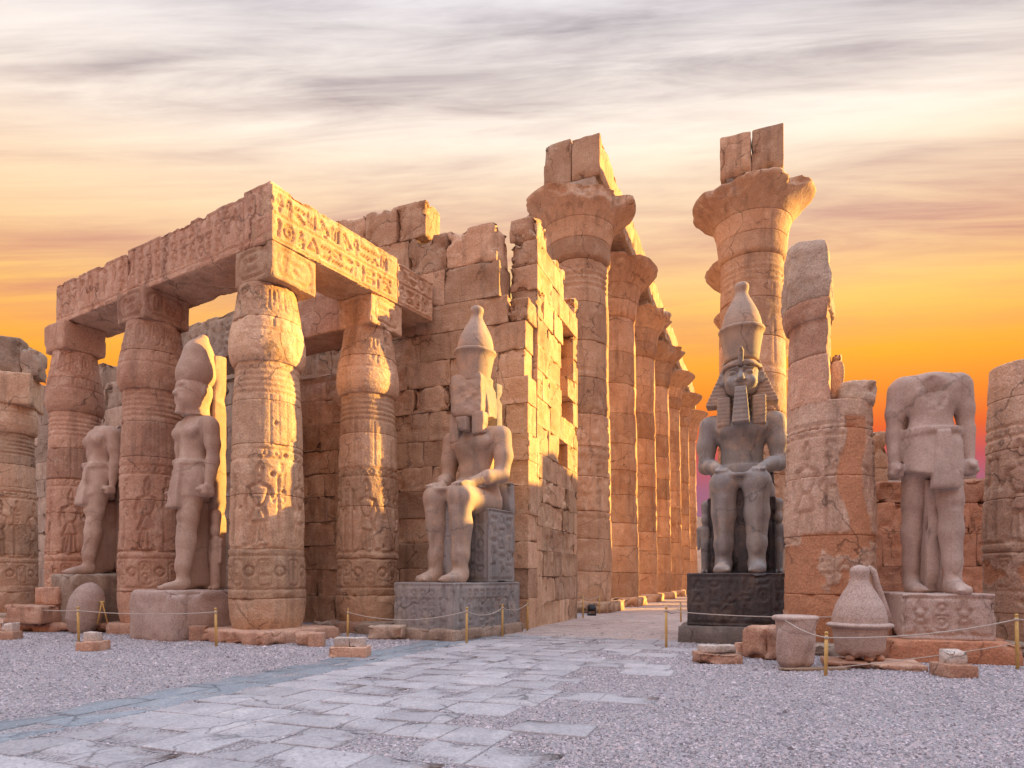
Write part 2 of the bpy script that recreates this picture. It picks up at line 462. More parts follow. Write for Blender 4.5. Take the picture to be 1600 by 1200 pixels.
# ------------------------------------------------------------------ materials
def stone(name, c1, c2, c3, dark=(0.10, 0.075, 0.06), stain=0.35, rnd=0.25, grain=0.25, speck=None, bump=0.5, rough=0.9, mask=None, sc=1.0, bsc=1.0, crack=0.5):
    m = bpy.data.materials.new(name); m.use_nodes = True
    t = m.node_tree; t.nodes.clear()
    n = lambda k: t.nodes.new(k)
    l = lambda a, b: t.links.new(a, b)
    out = n('ShaderNodeOutputMaterial'); bs = n('ShaderNodeBsdfPrincipled'); l(bs.outputs[0], out.inputs[0])
    bs.inputs['Roughness'].default_value = rough
    bs.inputs['Specular IOR Level'].default_value = 0.25
    geo = n('ShaderNodeNewGeometry'); oi = n('ShaderNodeObjectInfo')
    def nz(scale, detail=4, rg=0.6, vec=None, dist=0.0):
        q = n('ShaderNodeTexNoise'); q.inputs['Scale'].default_value = scale; q.inputs['Detail'].default_value = detail
        q.inputs['Roughness'].default_value = rg; q.inputs['Distortion'].default_value = dist
        l(vec or geo.outputs['Position'], q.inputs['Vector'])
        return q.outputs['Fac']
    def rng_(v, a, b, c=0.0, d=1.0):
        q = n('ShaderNodeMapRange'); q.inputs[1].default_value = a; q.inputs[2].default_value = b; q.inputs[3].default_value = c; q.inputs[4].default_value = d
        l(v, q.inputs[0]); return q.outputs[0]
    def mix(f, a, b, mode='MIX'):
        q = n('ShaderNodeMixRGB'); q.blend_type = mode
        for s, v in ((q.inputs[0], f), (q.inputs[1], a), (q.inputs[2], b)):
            if isinstance(v, (int, float)): s.default_value = v
            elif isinstance(v, tuple): s.default_value = (v[0], v[1], v[2], 1)
            else: l(v, s)
        return q.outputs[0]
    def math_(op, a, b):
        q = n('ShaderNodeMath'); q.operation = op
        for s, v in ((q.inputs[0], a), (q.inputs[1], b)):
            if isinstance(v, (int, float)): s.default_value = v
            else: l(v, s)
        return q.outputs[0]
    col = mix(rng_(nz(0.55 * sc, 3, 0.62), 0.38, 0.62), c1, c2)
    col = mix(math_('MULTIPLY', rng_(nz(1.9 * sc, 5, 0.66, dist=0.4), 0.50, 0.66), 0.8), col, c3)
    mpn = n('ShaderNodeMapping'); mpn.inputs['Scale'].default_value = (2.6, 2.6, 0.28); l(geo.outputs['Position'], mpn.inputs[0])
    col = mix(math_('MULTIPLY', rng_(nz(1.0 * sc, 3, 0.6, mpn.outputs[0]), 0.52, 0.74), stain), col, dark)
    col = mix(math_('MULTIPLY', rng_(nz(3.4 * sc, 5, 0.7), 0.57, 0.72), stain * 0.9), col, dark)
    if mask is not None:
        at = n('ShaderNodeAttribute'); at.attribute_name = 'mask'
        col = mix(at.outputs['Fac'], col, mix(rng_(nz(2.0, 4), 0.35, 0.65), mask, tuple(v * 1.16 for v in mask)))
    if speck is not None:
        vo = n('ShaderNodeTexVoronoi'); vo.inputs['Scale'].default_value = 75; l(geo.outputs['Position'], vo.inputs['Vector'])
        sx = n('ShaderNodeSeparateXYZ'); l(vo.outputs['Color'], sx.inputs[0])
        col = mix(math_('MULTIPLY', rng_(sx.outputs[0], 0.66, 0.72), 0.42), col, speck[0])
        col = mix(math_('MULTIPLY', rng_(sx.outputs[1], 0.74, 0.78), 0.38), col, speck[1])
    g = rng_(nz(30 * sc, 2, 0.7), 0.3, 0.7, 1 - grain, 1 + grain)
    rr = rng_(oi.outputs['Random'], 0, 1, 1 - rnd, 1 + rnd * 0.7)
    gg = math_('MULTIPLY', g, rr)
    q = n('ShaderNodeVectorMath'); q.operation = 'SCALE'; l(col, q.inputs[0]); l(gg, q.inputs['Scale'])
    l(q.outputs[0], bs.inputs['Base Color'])
    if bump:
        wn = n('ShaderNodeTexNoise'); wn.inputs['Scale'].default_value = 1.7; wn.inputs['Detail'].default_value = 3; l(geo.outputs['Position'], wn.inputs['Vector'])
        wv = n('ShaderNodeVectorMath'); wv.operation = 'MULTIPLY_ADD'; wv.inputs[1].default_value = (.8, .8, .8); l(wn.outputs['Color'], wv.inputs[0]); l(geo.outputs['Position'], wv.inputs[2])
        vc = n('ShaderNodeTexVoronoi'); vc.feature = 'DISTANCE_TO_EDGE'; vc.inputs['Scale'].default_value = 0.55; l(wv.outputs[0], vc.inputs['Vector'])
        ck = math_('MULTIPLY', rng_(vc.outputs['Distance'], 0.004, 0.016, 1.0, 0.0), rng_(nz(0.9, 1), 0.42, 0.60))
        dk = n('ShaderNodeVectorMath'); dk.operation = 'SCALE'; l(q.outputs[0], dk.inputs[0]); l(rng_(ck, 0, 1, 1.0, 1.0 - crack), dk.inputs['Scale']); l(dk.outputs[0], bs.inputs['Base Color'])
        h = math_('ADD', math_('MULTIPLY', nz(16 * bsc, 3, 0.7), 0.6), math_('MULTIPLY', nz(4.0 * bsc, 3, 0.65), 1.3))
        b = n('ShaderNodeBump'); b.inputs['Strength'].default_value = bump; b.inputs['Distance'].default_value = 0.05
        l(h, b.inputs['Height']); l(b.outputs[0], bs.inputs['Normal'])
    return m

SAND = stone('sandstone', (0.61, 0.41, 0.275), (0.51, 0.315, 0.205), (0.69, 0.50, 0.36), dark=(0.19, 0.125, 0.09), stain=0.55)
SANDP = stone('sandstone_pink', (0.58, 0.36, 0.255), (0.48, 0.27, 0.185), (0.66, 0.45, 0.335), dark=(0.18, 0.115, 0.09), stain=0.52)
SANDG = stone('sandstone_grey', (0.50, 0.38, 0.295), (0.38, 0.28, 0.215), (0.58, 0.46, 0.365), dark=(0.13, 0.10, 0.085), stain=0.6)
PLAST = stone('sandstone_with_plaster', (0.57, 0.395, 0.295), (0.47, 0.305, 0.22), (0.66, 0.49, 0.38), dark=(0.18, 0.12, 0.095), stain=0.45, rnd=0.06, mask=(0.47, 0.235, 0.135))
RED = stone('red_sandstone', (0.52, 0.245, 0.145), (0.44, 0.20, 0.115), (0.58, 0.31, 0.20), stain=0.3)
PINKG = stone('pink_granite', (0.52, 0.39, 0.335), (0.45, 0.33, 0.28), (0.57, 0.45, 0.395), dark=(0.22, 0.17, 0.15), stain=0.3, rnd=0.05, speck=((0.22, 0.165, 0.15), (0.68, 0.55, 0.48)), bump=0.14, crack=0.32, grain=0.12)
TANG = stone('tan_granite', (0.54, 0.40, 0.32), (0.44, 0.30, 0.235), (0.61, 0.47, 0.385), dark=(0.21, 0.16, 0.14), stain=0.4, rnd=0.05, grain=0.12, bump=0.14, crack=0.32)
ROSEG = stone('rose_granite', (0.52, 0.40, 0.345), (0.44, 0.33, 0.28), (0.58, 0.46, 0.405), dark=(0.22, 0.17, 0.15), stain=0.35, rnd=0.05, grain=0.14, bump=0.14, crack=0.32)
GREYG = stone('grey_granite', (0.37, 0.335, 0.31), (0.275, 0.26, 0.255), (0.50, 0.395, 0.315), dark=(0.13, 0.125, 0.13), stain=0.6, rnd=0.05, bump=0.12, rough=0.7, crack=0.32, grain=0.12)
WARMG = stone('warm_granite', (0.50, 0.365, 0.285), (0.35, 0.285, 0.24), (0.57, 0.39, 0.28), dark=(0.17, 0.155, 0.15), stain=0.55, rnd=0.05, bump=0.12, rough=0.75, crack=0.32, grain=0.12)
COOLG = stone('blue_grey_granite', (0.34, 0.32, 0.31), (0.26, 0.25, 0.25), (0.42, 0.37, 0.33), dark=(0.12, 0.115, 0.12), stain=0.5, rnd=0.05, bump=0.14, grain=0.14)
DARKG = stone('dark_granite', (0.20, 0.17, 0.15), (0.155, 0.135, 0.125), (0.25, 0.205, 0.175), dark=(0.08, 0.075, 0.075), stain=0.4, rnd=0.05, bump=0.2)
BLACKG = stone('black_granite', (0.085, 0.075, 0.075), (0.06, 0.055, 0.06), (0.15, 0.115, 0.095), dark=(0.03, 0.029, 0.032), stain=0.4, rnd=0.05, bump=0.2, rough=0.55)
SLAB = stone('path_slab', (0.432, 0.414, 0.427), (0.360, 0.347, 0.365), (0.495, 0.473, 0.477), dark=(0.270, 0.252, 0.261), stain=0.28, rnd=0.14, grain=0.2, bump=0.35)
BORD = stone('border_slab', (0.271, 0.299, 0.328), (0.221, 0.246, 0.275), (0.328, 0.344, 0.361), dark=(0.131, 0.139, 0.152), stain=0.3, rnd=0.12, grain=0.2, bump=0.35)
PALE = stone('pale_limestone', (0.62, 0.53, 0.47), (0.53, 0.44, 0.38), (0.68, 0.60, 0.54), stain=0.2)
GRAV = stone('gravel_bed', (0.450, 0.427, 0.450), (0.378, 0.356, 0.378), (0.522, 0.491, 0.504), dark=(0.180, 0.162, 0.171), crack=0, stain=0.35, rnd=0, grain=0.6, bump=1.0, bsc=3.0, sc=1.0)
STREET = stone('street_paving', (0.54, 0.44, 0.40), (0.46, 0.37, 0.34), (0.60, 0.51, 0.47), stain=0.25, rnd=0.1, bump=0.4)

def plain(name, c, rough=0.7, noise=0.2, attr=False, metal=0.0):
    m = bpy.data.materials.new(name); m.use_nodes = True
    t = m.node_tree; bs = t.nodes['Principled BSDF']
    bs.inputs['Roughness'].default_value = rough; bs.inputs['Metallic'].default_value = metal
    bs.inputs['Specular IOR Level'].default_value = 0.3
    if attr:
        a = t.nodes.new('ShaderNodeAttribute'); a.attribute_name = 'mask'
        r = t.nodes.new('ShaderNodeValToRGB')
        els = r.color_ramp.elements
        els[0].color = (c[0] * .36, c[1] * .33, c[2] * .34, 1); els[1].color = (c[0] * 1.5, c[1] * 1.45, c[2] * 1.45, 1)
        e = els.new(0.5); e.color = (c[0], c[1], c[2], 1); e = els.new(0.8); e.color = (c[0] * 1.12, c[1] * .98, c[2] * .93, 1)
        t.links.new(a.outputs['Fac'], r.inputs[0]); t.links.new(r.outputs[0], bs.inputs['Base Color'])
    else:
        g = t.nodes.new('ShaderNodeNewGeometry'); z = t.nodes.new('ShaderNodeTexNoise'); z.inputs['Scale'].default_value = 14; z.inputs['Detail'].default_value = 5
        t.links.new(g.outputs['Position'], z.inputs['Vector'])
        x = t.nodes.new('ShaderNodeMixRGB'); x.inputs[1].default_value = (*[v * (1 - noise) for v in c], 1); x.inputs[2].default_value = (*[min(1, v * (1 + noise)) for v in c], 1)
        t.links.new(z.outputs['Fac'], x.inputs[0]); t.links.new(x.outputs[0], bs.inputs['Base Color'])
    return m
PEB = plain('gravel', (0.47, 0.445, 0.475), 0.85, attr=True)
WOOD = plain('yellow_wood', (0.62, 0.40, 0.14), 0.6, 0.25)
ROPE = plain('rope', (0.50, 0.44, 0.38), 0.9)
IRON = plain('red_iron', (0.16, 0.035, 0.025), 0.6)
DARKM = plain('dark_metal', (0.03, 0.03, 0.032), 0.45, metal=0.3)

# ------------------------------------------------------------------ directions of the place
AX = Vector((0.367, 0.930))        # axis of the great colonnade (w)
AXR = Vector((0.930, -0.367))      # to its right
U = Vector((0.545, 0.839))         # court: right-hand row of the near portico
VV = Vector((-0.862, 0.507))       # court: its front row, leading left

# ------------------------------------------------------------------ ground
gsz = 700.0
me = mesh('ground', [(-gsz, -60, 0), (gsz, -60, 0), (gsz, 1200, 0), (-gsz, 1200, 0)], [(0, 1, 2, 3)])
g = put('ground', me, GRAV); g['kind'] = 'structure'; g['label'] = 'grey gravel ground of the temple court'

def path_pt(t, s):
    """t metres along the axis from a point near the camera, s metres across"""
    return (-0.70 + AX.x * (t - 10.4) + AXR.x * s, 10.4 + AX.y * (t - 10.4) + AXR.y * s)

path = thing('paved_path', 'pale stone slab path leading into the colonnade', None, (0, 0, 0), kind='structure')
a, b, c, d = path_pt(17.5, -2.6), path_pt(17.5, 2.3), path_pt(75, 2.6), path_pt(75, -2.6)
me = mesh('street', [(*a, .006), (*b, .006), (*c, .006), (*d, .006)], [(0, 1, 2, 3)])
so_ = put('street_bed', me, STREET, path)
rnd = random.Random(4)
slab_rot = math.atan2(AX.y, AX.x) - math.pi / 2
slab_rects = []
lib = {}
def slab_mesh(w, dd, k, mat):
    key = (round(w, 2), round(dd, 2), k % 4, mat.name)
    if key not in lib:
        m = block('slab', w / 2, dd / 2, 0.04, res=0.3, bevel=0.02, rough=0.010, chip=0.02, seed=k % 4 + 1 + w * 3)
        m.materials.append(mat); lib[key] = m
    return lib[key]
t = 3.4; row = 0; nsl = 0
while t < 17.5:
    dd = [0.60, 0.66, 0.62][row % 3]
    s = -2.36 - (0.0 if row % 2 else .0)
    lim = 2.1 + rnd.uniform(-.6, .7)
    while s < lim:
        w = rnd.choice([0.62, 0.74, 0.86])
        q = (s + 2.3) / 4.6
        miss = 0.03 + 1.0 * max(0, q - 0.5) if t < 14.5 else 0.04
        if rnd.random() > miss and nsl < 298:
            x, y = path_pt(t + dd / 2, s + w / 2)
            put('slab', slab_mesh(w - .022, dd - .022, rnd.randrange(4), SLAB), None, path, (x, y, -0.022 + rnd.uniform(-.006, .007)), slab_rot + rnd.uniform(-.006, .006))
            slab_rects.append((t, t + dd, s, s + w)); nsl += 1
        s += w
    t += dd; row += 1
border = thing('path_border', 'blue-grey border slabs along the pale slab path', None, kind='structure')
t = 2.6
while t < 18:
    for j in range(2):
        ll = rnd.choice([0.9, 1.1])
        x, y = path_pt(t + j * .4 + .5, -2.66 - j * 0.57)
        put('border_slab', slab_mesh(0.55, 0.98, rnd.randrange(4), BORD), None, border, (x, y, -0.024 + rnd.uniform(-.004, .006)), slab_rot + rnd.uniform(-.008, .008))
    slab_rects.append((t, t + 1.0, -3.5, -2.4))
    t += 1.0
# brick-like paving further up the street
t = 17.6; 
street_v, street_q = [], []
rs = random.Random(9)
while t < 46:
    s = -2.55 + rs.uniform(0, .3)
    dd = 0.62
    while s < 2.3:
        w = rs.choice([.8, 1.0])
        z = 0.014 + rs.uniform(-.004, .006)
        i = len(street_v)
        for (tt, ss) in ((t + .012, s + .012), (t + .012, s + w - .012), (t + dd - .012, s + w - .012), (t + dd - .012, s + .012)):
            street_v.append((*path_pt(tt, ss), z))
        for (tt, ss) in ((t, s), (t, s + w), (t + dd, s + w), (t + dd, s)):
            street_v.append((*path_pt(tt, ss), 0.0))
        street_q += [(i, i + 1, i + 2, i + 3)] + [(i + 4 + k, i + 4 + (k + 1) % 4, i + (k + 1) % 4, i + k) for k in range(4)]
        s += w
    t += dd
o = put('street_slabs', mesh('street_slabs', street_v, street_q, smooth=False), STREET, path); o['kind'] = 'stuff'

# loose gravel
rg = np.random.default_rng(3)
n = 175000
Yg = 4.6 + 14.0 * rg.random(n) ** 1.35
Xg = (rg.random(n) * 2 - 1) * (0.84 * Yg + 0.4)
tt = (Xg + 0.70) * AX.x + (Yg - 10.4) * AX.y + 10.4
ss = (Xg + 0.70) * AXR.x + (Yg - 10.4) * AXR.y
cov = np.zeros(n, bool)
for (t0, t1, s0, s1) in slab_rects:
    cov |= (tt > t0 + .01) & (tt < t1 - .01) & (ss > s0 + .01) & (ss < s1 - .01)
keep = ~cov | (rg.random(n) < 0.04)
P = np.stack([Xg, Yg, np.where(cov, 0.022, 0.002)], -1)
clump = fbm(P, 0.8, 3.0, 3)
keep &= rg.random(n) < (0.78 + 0.5 * clump)
P, cv = P[keep], cov[keep]
n = len(P)
base = np.array([(1, 0, 0), (0, 1, 0), (-1, 0, 0), (0, -1, 0), (0, 0, 1), (0, 0, -.6)], np.float32)
tri = np.array([(0, 1, 4), (1, 2, 4), (2, 3, 4), (3, 0, 4), (1, 0, 5), (2, 1, 5), (3, 2, 5), (0, 3, 5)][:4])
base = base[:5]
sz = (0.0074 + 0.0115 * rg.random(n) ** 3) * (0.75 + P[:, 1] / 15.0)
sz = np.where(cv, sz * .6, sz)
sz = np.where(rg.random(n) < .012, sz * 2.1, sz)
B = base[None] * (1 + 0.5 * (rg.random((n, 5, 3)) - .5)) * np.array([1.1, 0.9, 0.75]) * sz[:, None, None]
an = rg.random(n) * 6.283
ca, sa = np.cos(an)[:, None], np.sin(an)[:, None]
W = np.stack([B[..., 0] * ca - B[..., 1] * sa, B[..., 0] * sa + B[..., 1] * ca, B[..., 2]], -1) + P[:, None]
Tq = (tri[None] + (np.arange(n) * 5)[:, None, None]).reshape(-1, 3)
gm = mesh('gravel', W.reshape(-1, 3), None, Tq, smooth=False, attr=np.repeat(rg.random(n), 5))
go = put('gravel', gm, PEB); go['kind'] = 'stuff'; tag(go, 'loose grey and mauve gravel strewn over the court', 'gravel')

# ------------------------------------------------------------------ near portico columns (papyrus-bud)
CPROF = ([0.0, .30, .55, .95, 1.3, 3.0, 5.5, 7.08, 7.10, 7.22, 7.42, 7.75, 8.2, 8.7, 9.1, 9.4],
         [.80, .86, .92, .955, .955, .93, .86, .805, .86, .92, .955, .945, .87, .78, .715, .68])
CW = 2 * math.pi * 0.92

def column_canvas(seed, figs=True, h=9.6):
    rn = random.Random(seed)
    c = Canvas(CW, h, 0.024)
    for z in (6.9, 6.75, 6.6, 6.45, 6.3):
        c.hline(z, wid=.022, dep=.022)
    k = 0.0
    while k < CW:
        c.stroke([(k, 4.95), (k, 6.25)], .02, .016); k += 0.22
    c.hline(4.85, wid=.03, dep=.03); c.hline(4.62, wid=.03, dep=.03)
    k = 0.1
    while k < CW:
        c.shape([circ(.5, .5, .4)], k, 4.65, .18, .18, .025, .025); k += .3
    x = 0.1 + rn.random() * .3
    while x < CW - .9:
        if figs:
            w = rn.uniform(.82, .95)
            f = FIGURE if rn.random() < .5 else [[(1 - a_, b_) for a_, b_ in st] for st in FIGURE]
            c.shape(f, x, 2.42, w, 1.85, .045, .045)
            c.column(x + w + .02, x + w + .22, 3.2, 4.5, rn, .025, .028)
            x += w + .34
    c.hline(2.36, wid=.035, dep=.035); c.hline(2.16, wid=.03, dep=.03)
    x = .05
    while x < CW - .3:
        c.cartouche(x, x + .30, 1.40, 2.05, rn, .025, .026)
        c.shape([circ(.5, .5, .42)], x + .36, 1.62, .3, .3, .035, .035)
        x += .74
    c.hline(1.32, wid=.03, dep=.03)
    x = 0.05                                    # bud: upright cartouches and cobras
    while x < CW - .3:
        c.cartouche(x, x + .26, 8.35, 8.95, rn, .025, .025)
        c.stroke(circ(x + .36, 8.5, .07, .14, 8), .022, .02)
        c.stroke([(x + .1, 7.95), (x + .1, 8.15), (x + .16, 8.2)], .03, .025)
        x += .46
    c.hline(8.28, wid=.025, dep=.025); c.hline(7.85, wid=.025, dep=.02)
    for i in range(9):
        c.bump(rn.uniform(.3, CW - .3), rn.uniform(.8, 7), rn.uniform(.04, .075), .09)
    c.wear(.8, seed, .75, .22, .5, .04)
    return c

def bud_column(root, seed, joints, mat=SAND, nth=204, zres=0.034, top=9.12, mask=None, prof=CPROF, names=None, rscale=1.0):
    c = column_canvas(seed)
    if mask is not None: mask(c)
    rn = random.Random(seed + 50)
    for i, (z0, z1) in enumerate(zip(joints[:-1], joints[1:])):
        nz_ = max(2, int((z1 - z0 - .06) / zres))
        zs = np.concatenate([[z0 - .008, z0 + .003, z0 + .012], np.linspace(z0 + .03, z1 - .03, nz_), [z1 - .012, z1 - .003, z1 + .008]])
        dr = rn.uniform(-.010, .010)
        def rf(T, Z):
            r = np.interp(Z, prof[0], prof[1]) * rscale + dr
            P = np.stack([np.cos(T) * .95, np.sin(T) * .95, Z], -1)
            e = np.minimum(Z - z0, z1 - Z)
            r = r + c.sample(T / (2 * math.pi) * CW, Z)
            r = r - 0.014 * sstep(-e, -.016, -.004) - 0.10 * sstep(-e, 0.001, 0.012)
            r = r - 0.07 * np.exp(-np.maximum(e, 0) / .08) * sstep(fbm(P, 1.7, seed + i, 3), .2, .5)
            return r + 0.022 * fbm(P, 1.3, seed * 2.0, 3) + .006 * fbm(P, 9, seed, 2)
        mf = (lambda T, Z: c.sample(T / (2 * math.pi) * CW, Z, c.M)) if mask is not None else None
        nm = 'bud_capital' if z0 >= 7.05 else 'drum'
        put(nm, lathe(nm, zs, rf, nth, mfun=mf), mat, root)

JO = [0.28, 1.17, 2.32, 3.75, 4.95, 6.05, 7.09, 8.2, 9.12]
cols = {
    'C3': ((-6.45, 16.9), 3, SAND, 'sunlit bud-capital column at the corner of the portico', SANDP),
    'C4': ((-4.43, 19.7), 4, SAND, 'bud-capital column with sunlit strip, between corner column and ruined wall', SANDP),
    'C2': ((-10.79, 19.27), 5, SANDP, 'bud-capital column behind the crowned standing statue', SANDP),
    'C1': ((-14.8, 21.7), 6, SANDP, 'bud-capital column carrying the far end of the carved architrave', SANDP),
    'C0': ((-19.4, 24.7), 8, SAND, 'weathered pale column beyond the end of the architrave, topped by rough block', SANDG),
}
roots = {}
for k, ((x, y), seed, mat, lab, pm) in cols.items():
    r = thing('bud_column', lab, 'column', (x, y, 0), 0.0, 'columns of the near portico')
    roots[k] = r
    jj = list(JO)
    rr = random.Random(seed)
    for i in range(1, 6): jj[i] += rr.uniform(-.18, .18)
    if k == 'C0':
        jj = jj[:-1]
    bud_column(r, seed, jj, mat, rscale={'C1': .90, 'C0': .97}.get(k, 1.0))
    put('plinth', lathe('plinth', np.array([-.05, .02, .1, .2, .27, .30]), lambda T, Z: 1.22 + .05 * fbm(np.stack([np.cos(T), np.sin(T), Z], -1), 2.0, seed, 3) - .05 * sstep(Z, .22, .3), 48), pm, r)
# a column of the second row, half hidden behind the corner column, and one behind the crowned statue
for (x, y), seed, lab in (((-8.62, 22.1), 12, 'inner portico column mostly hidden behind the sunlit corner column'), ((-12.9, 24.5), 13, 'inner portico column hidden in shade behind the crowned standing statue')):
    r = thing('bud_column', lab, 'column', (x, y, 0), 0.0, 'columns of the near portico')
    bud_column(r, seed, JO, SANDP, nth=96, zres=.08)

def oriented(e):
    return math.atan2(e[1], e[0])

# ---- abaci (parts of their columns) and architraves
FRONT_ROT = oriented((-VV.x, -VV.y))     # local +x along -VV (to the right), local -y towards the court
RIGHT_ROT = oriented((U.x, U.y))         # local +x along U, local -y towards the right
def abacus(root, zc=9.57, hw=.80, hh=.46, seed=1, off=(0, 0), rot=FRONT_ROT, mat=SAND, carve=True):
    rn = random.Random(seed)
    c1_, c2_ = Canvas(2 * hw, 2 * hh, .03), Canvas(2 * hw, 2 * hh, .03)
    for c in (c1_, c2_):
        if carve: c.cartouche(.18, 2 * hw - .18, .16, 2 * hh - .14, rn, .035, .035)
        c.wear(.5, seed, 1.0, .2, .5, .03)
    m = block('abacus', hw, hw, hh, .12, .05, .02, .05, seed, face=lambda x, z: c1_.sample(x + hw, z + hh), side=lambda y, z: c2_.sample(y + hw, z + hh), fres=.04 if carve else .09)
    return put('abacus', m, mat, root, (off[0], off[1], zc), rot)
abacus(roots['C3'], seed=31, off=(.23, -.02), hw=.72)
abacus(roots['C4'], seed=32, off=(.06, .0), rot=FRONT_ROT, hw=.70)
abacus(roots['C2'], seed=33, mat=SANDP, hw=.70)
abacus(roots['C1'], seed=34, hw=.66, carve=False, mat=SANDP)
abacus(roots['C0'], zc=8.75, seed=35, hw=.9, hh=.6, carve=False, mat=SAND, rot=.4)

A = Vector((-5.96, 15.88)); Bp = Vector((-15.2, 21.32)); Cp = Vector((-2.60, 21.05))
ZB, ZT = 10.02, 11.40
def beam(root, p0, p1, thick, z0, z1, seed, mode, mat, inward, res=.03, side=False, name='architrave_block'):
    """carved beam whose outer face runs p0->p1 (left to right as seen from outside)"""
    d = p1 - p0; ln = d.length; e = d / ln
    mid = (p0 + p1) / 2 + inward * thick / 2
    rn = random.Random(seed)
    h = z1 - z0
    c = Canvas(ln, h, .024)
    if mode == 'figures':
        c.hline(.17, wid=.03, dep=.03); c.hline(h - .1, wid=.025, dep=.02)
        x = .15
        while x < ln - .3:
            k = rn.random()
            if k < .45: c.shape(FIGURE[:8], x, .27, .42, .86, .04, .05); x += .42
            elif k < .75:
                c.column(x, x + .3, .25, h - .12, rn, .032, .045); x += .36
            else: c.shape(GLYPHS[rn.choice([0, 1, 6, 11, 9])][1], x, .28, .42, .85, .045, .05); x += .5
    elif mode == 'rows':
        for y0 in (.1, .72):
            c.hline(y0 - .04, wid=.03, dep=.03)
            c.row(.12, ln - .1, y0 + .06, y0 + .50, rn, .038, .048)
        c.hline(h - .08, wid=.025, dep=.03)
    if mode: c.wear(.6, seed, .9, .25, .5, .03)
    sidef = None
    if side:
        c2_ = Canvas(thick, h, .03)
        c2_.wear(.6, seed + 3, .9, .2, .5, .03)
        sidef = lambda y, z: c2_.sample(y + thick / 2, z + h / 2)
    m = block(name, ln / 2 - .004, thick / 2, h / 2, .12, .035, .03, .05, seed, face=(lambda x, z: c.sample(x + ln / 2, z + h / 2)) if mode else None, fres=res if mode else .1, side=sidef)
    return put(name, m, mat, root, (mid.x, mid.y, (z0 + z1) / 2), oriented(e))
inL = Vector((U.x, U.y)); inL = Vector((-VV.y, VV.x)) * -1
if inL.y < 0: inL = -inL
inR = Vector((U.y, -U.x)); inR = -inR if inR.x > 0 else inR
arL = thing('architrave', 'shaded carved stone architrave over the standing statues', 'architrave', (0, 0, 0))
dL = (A - Bp)
cuts = [0, .40, .90]
pts = [Bp + dL * q for q in cuts]
beam(arL, pts[0], pts[1], 1.5, ZB, ZT - .06, 41, 'figures', SANDP, inL)
beam(arL, pts[1], pts[2], 1.5, ZB, ZT, 42, 'figures', SANDP, inL)
arR = thing('architrave', 'golden sunlit architrave with two rows of hieroglyphs, above the corner column', 'architrave', (0, 0, 0))
dR = (Cp - A)
beam(arR, A, A + dR * .73, 1.45, ZB, ZT + .02, 43, 'rows', SAND, inR)
beam(arR, A + dR * .73, Cp, 1.45, ZB + .01, ZT - .10, 44, 'rows', SAND, inR, side=True)
# corner face of the right beam towards the front gets its own carved end
end = pts[2]
cc = beam(arL, end, A - dL.normalized() * .05, 0.42, ZB, ZT + .09, 45, 'figures', SANDP, inL, name='corner_block')
# second-row architrave in the shade
ar2 = thing('architrave', 'plain inner architrave in shade behind the corner column', 'architrave', (0, 0, 0))
q0 = Vector((-13.4, 24.2)); q1 = Vector((-8.8, 21.45)); q2 = Vector((-4.9, 19.35))
beam(ar2, q0, q1, 1.3, 9.2, 10.75, 46, 'figures', SANDG, inL, res=.06)
beam(ar2, q1, q2, 1.3, 9.2, 10.45, 47, None, SANDP, inL)
for nm in ((-8.62, 22.1), (-12.9, 24.5)):
    pass
# blocks left on the far-left column
r = roots['C0']
put('rough_block', block('rough_block', .75, .6, .75, .1, .08, .06, .16, 51), SANDG, r, (-.25, .1, 10.05), .3)
put('rough_block', block('rough_block', .33, .5, .55, .1, .07, .05, .12, 52), SANDG, r, (.75, .25, 9.85), .4)

# ------------------------------------------------------------------ ruined walls of single blocks
def wall(root, O, e, zbreaks, s0, s1, top, depth=.9, seed=0, mat=SAND, lmin=.9, lmax=1.9, keep=None, face=None, res=.11, chip=.05, bname='stone_block', core=True, bat=0.0, rag=None):
    rn = random.Random(seed)
    n_ = Vector((e[1], -e[0]))
    rot = oriented(e)
    cnt = 0
    s1_ = s1
    for ci, (z0, z1) in enumerate(zip(zbreaks[:-1], zbreaks[1:])):
        s1 = s1_ - (rag(z0, rn) if rag else 0)
        s = s0 + (rn.uniform(-.3, 0) if ci % 2 else 0)
        s = s0
        first = rn.uniform(lmin * .6, lmax)
        while s < s1 - .05:
            w = first if first else rn.uniform(lmin, lmax)
            first = None
            if s + w > s1 - .35: w = s1 - s
            m_ = s + w / 2
            tp = top(m_)
            zz1 = z1
            if tp < z0 + .22:
                s += w; continue
            if tp < z1: zz1 = tp
            o_ = keep(s, s + w, z0, zz1) if keep else 0.0
            if o_ is not None:
                out = rn.uniform(-.018, .018) - o_
                dd = depth
                broken = tp < z1 + .3
                hx, hz = w / 2 - .002, (zz1 - z0) / 2 - .0015
                zc, sc_ = (z0 + zz1) / 2, m_
                fc = None
                if face is not None:
                    fc = lambda x, z, a=sc_, b=zc: face(a + x, b + z)
                m = block(bname, hx, dd / 2, hz, .16, .014 if not broken else .04, .022 if not broken else .05, (chip * .22 if rn.random() < .82 else chip * 1.1) if not broken else chip * 2.4, seed * 13 + cnt, face=fc, fres=res, flatback=True)
                ps = Vector((O[0] + e[0] * sc_, O[1] + e[1] * sc_)) - n_ * (dd / 2 - out + bat * zc)
                put(bname, m, mat if not callable(mat) else mat(rn), root, (ps.x, ps.y, zc), rot)
                cnt += 1
            s += w
    return cnt

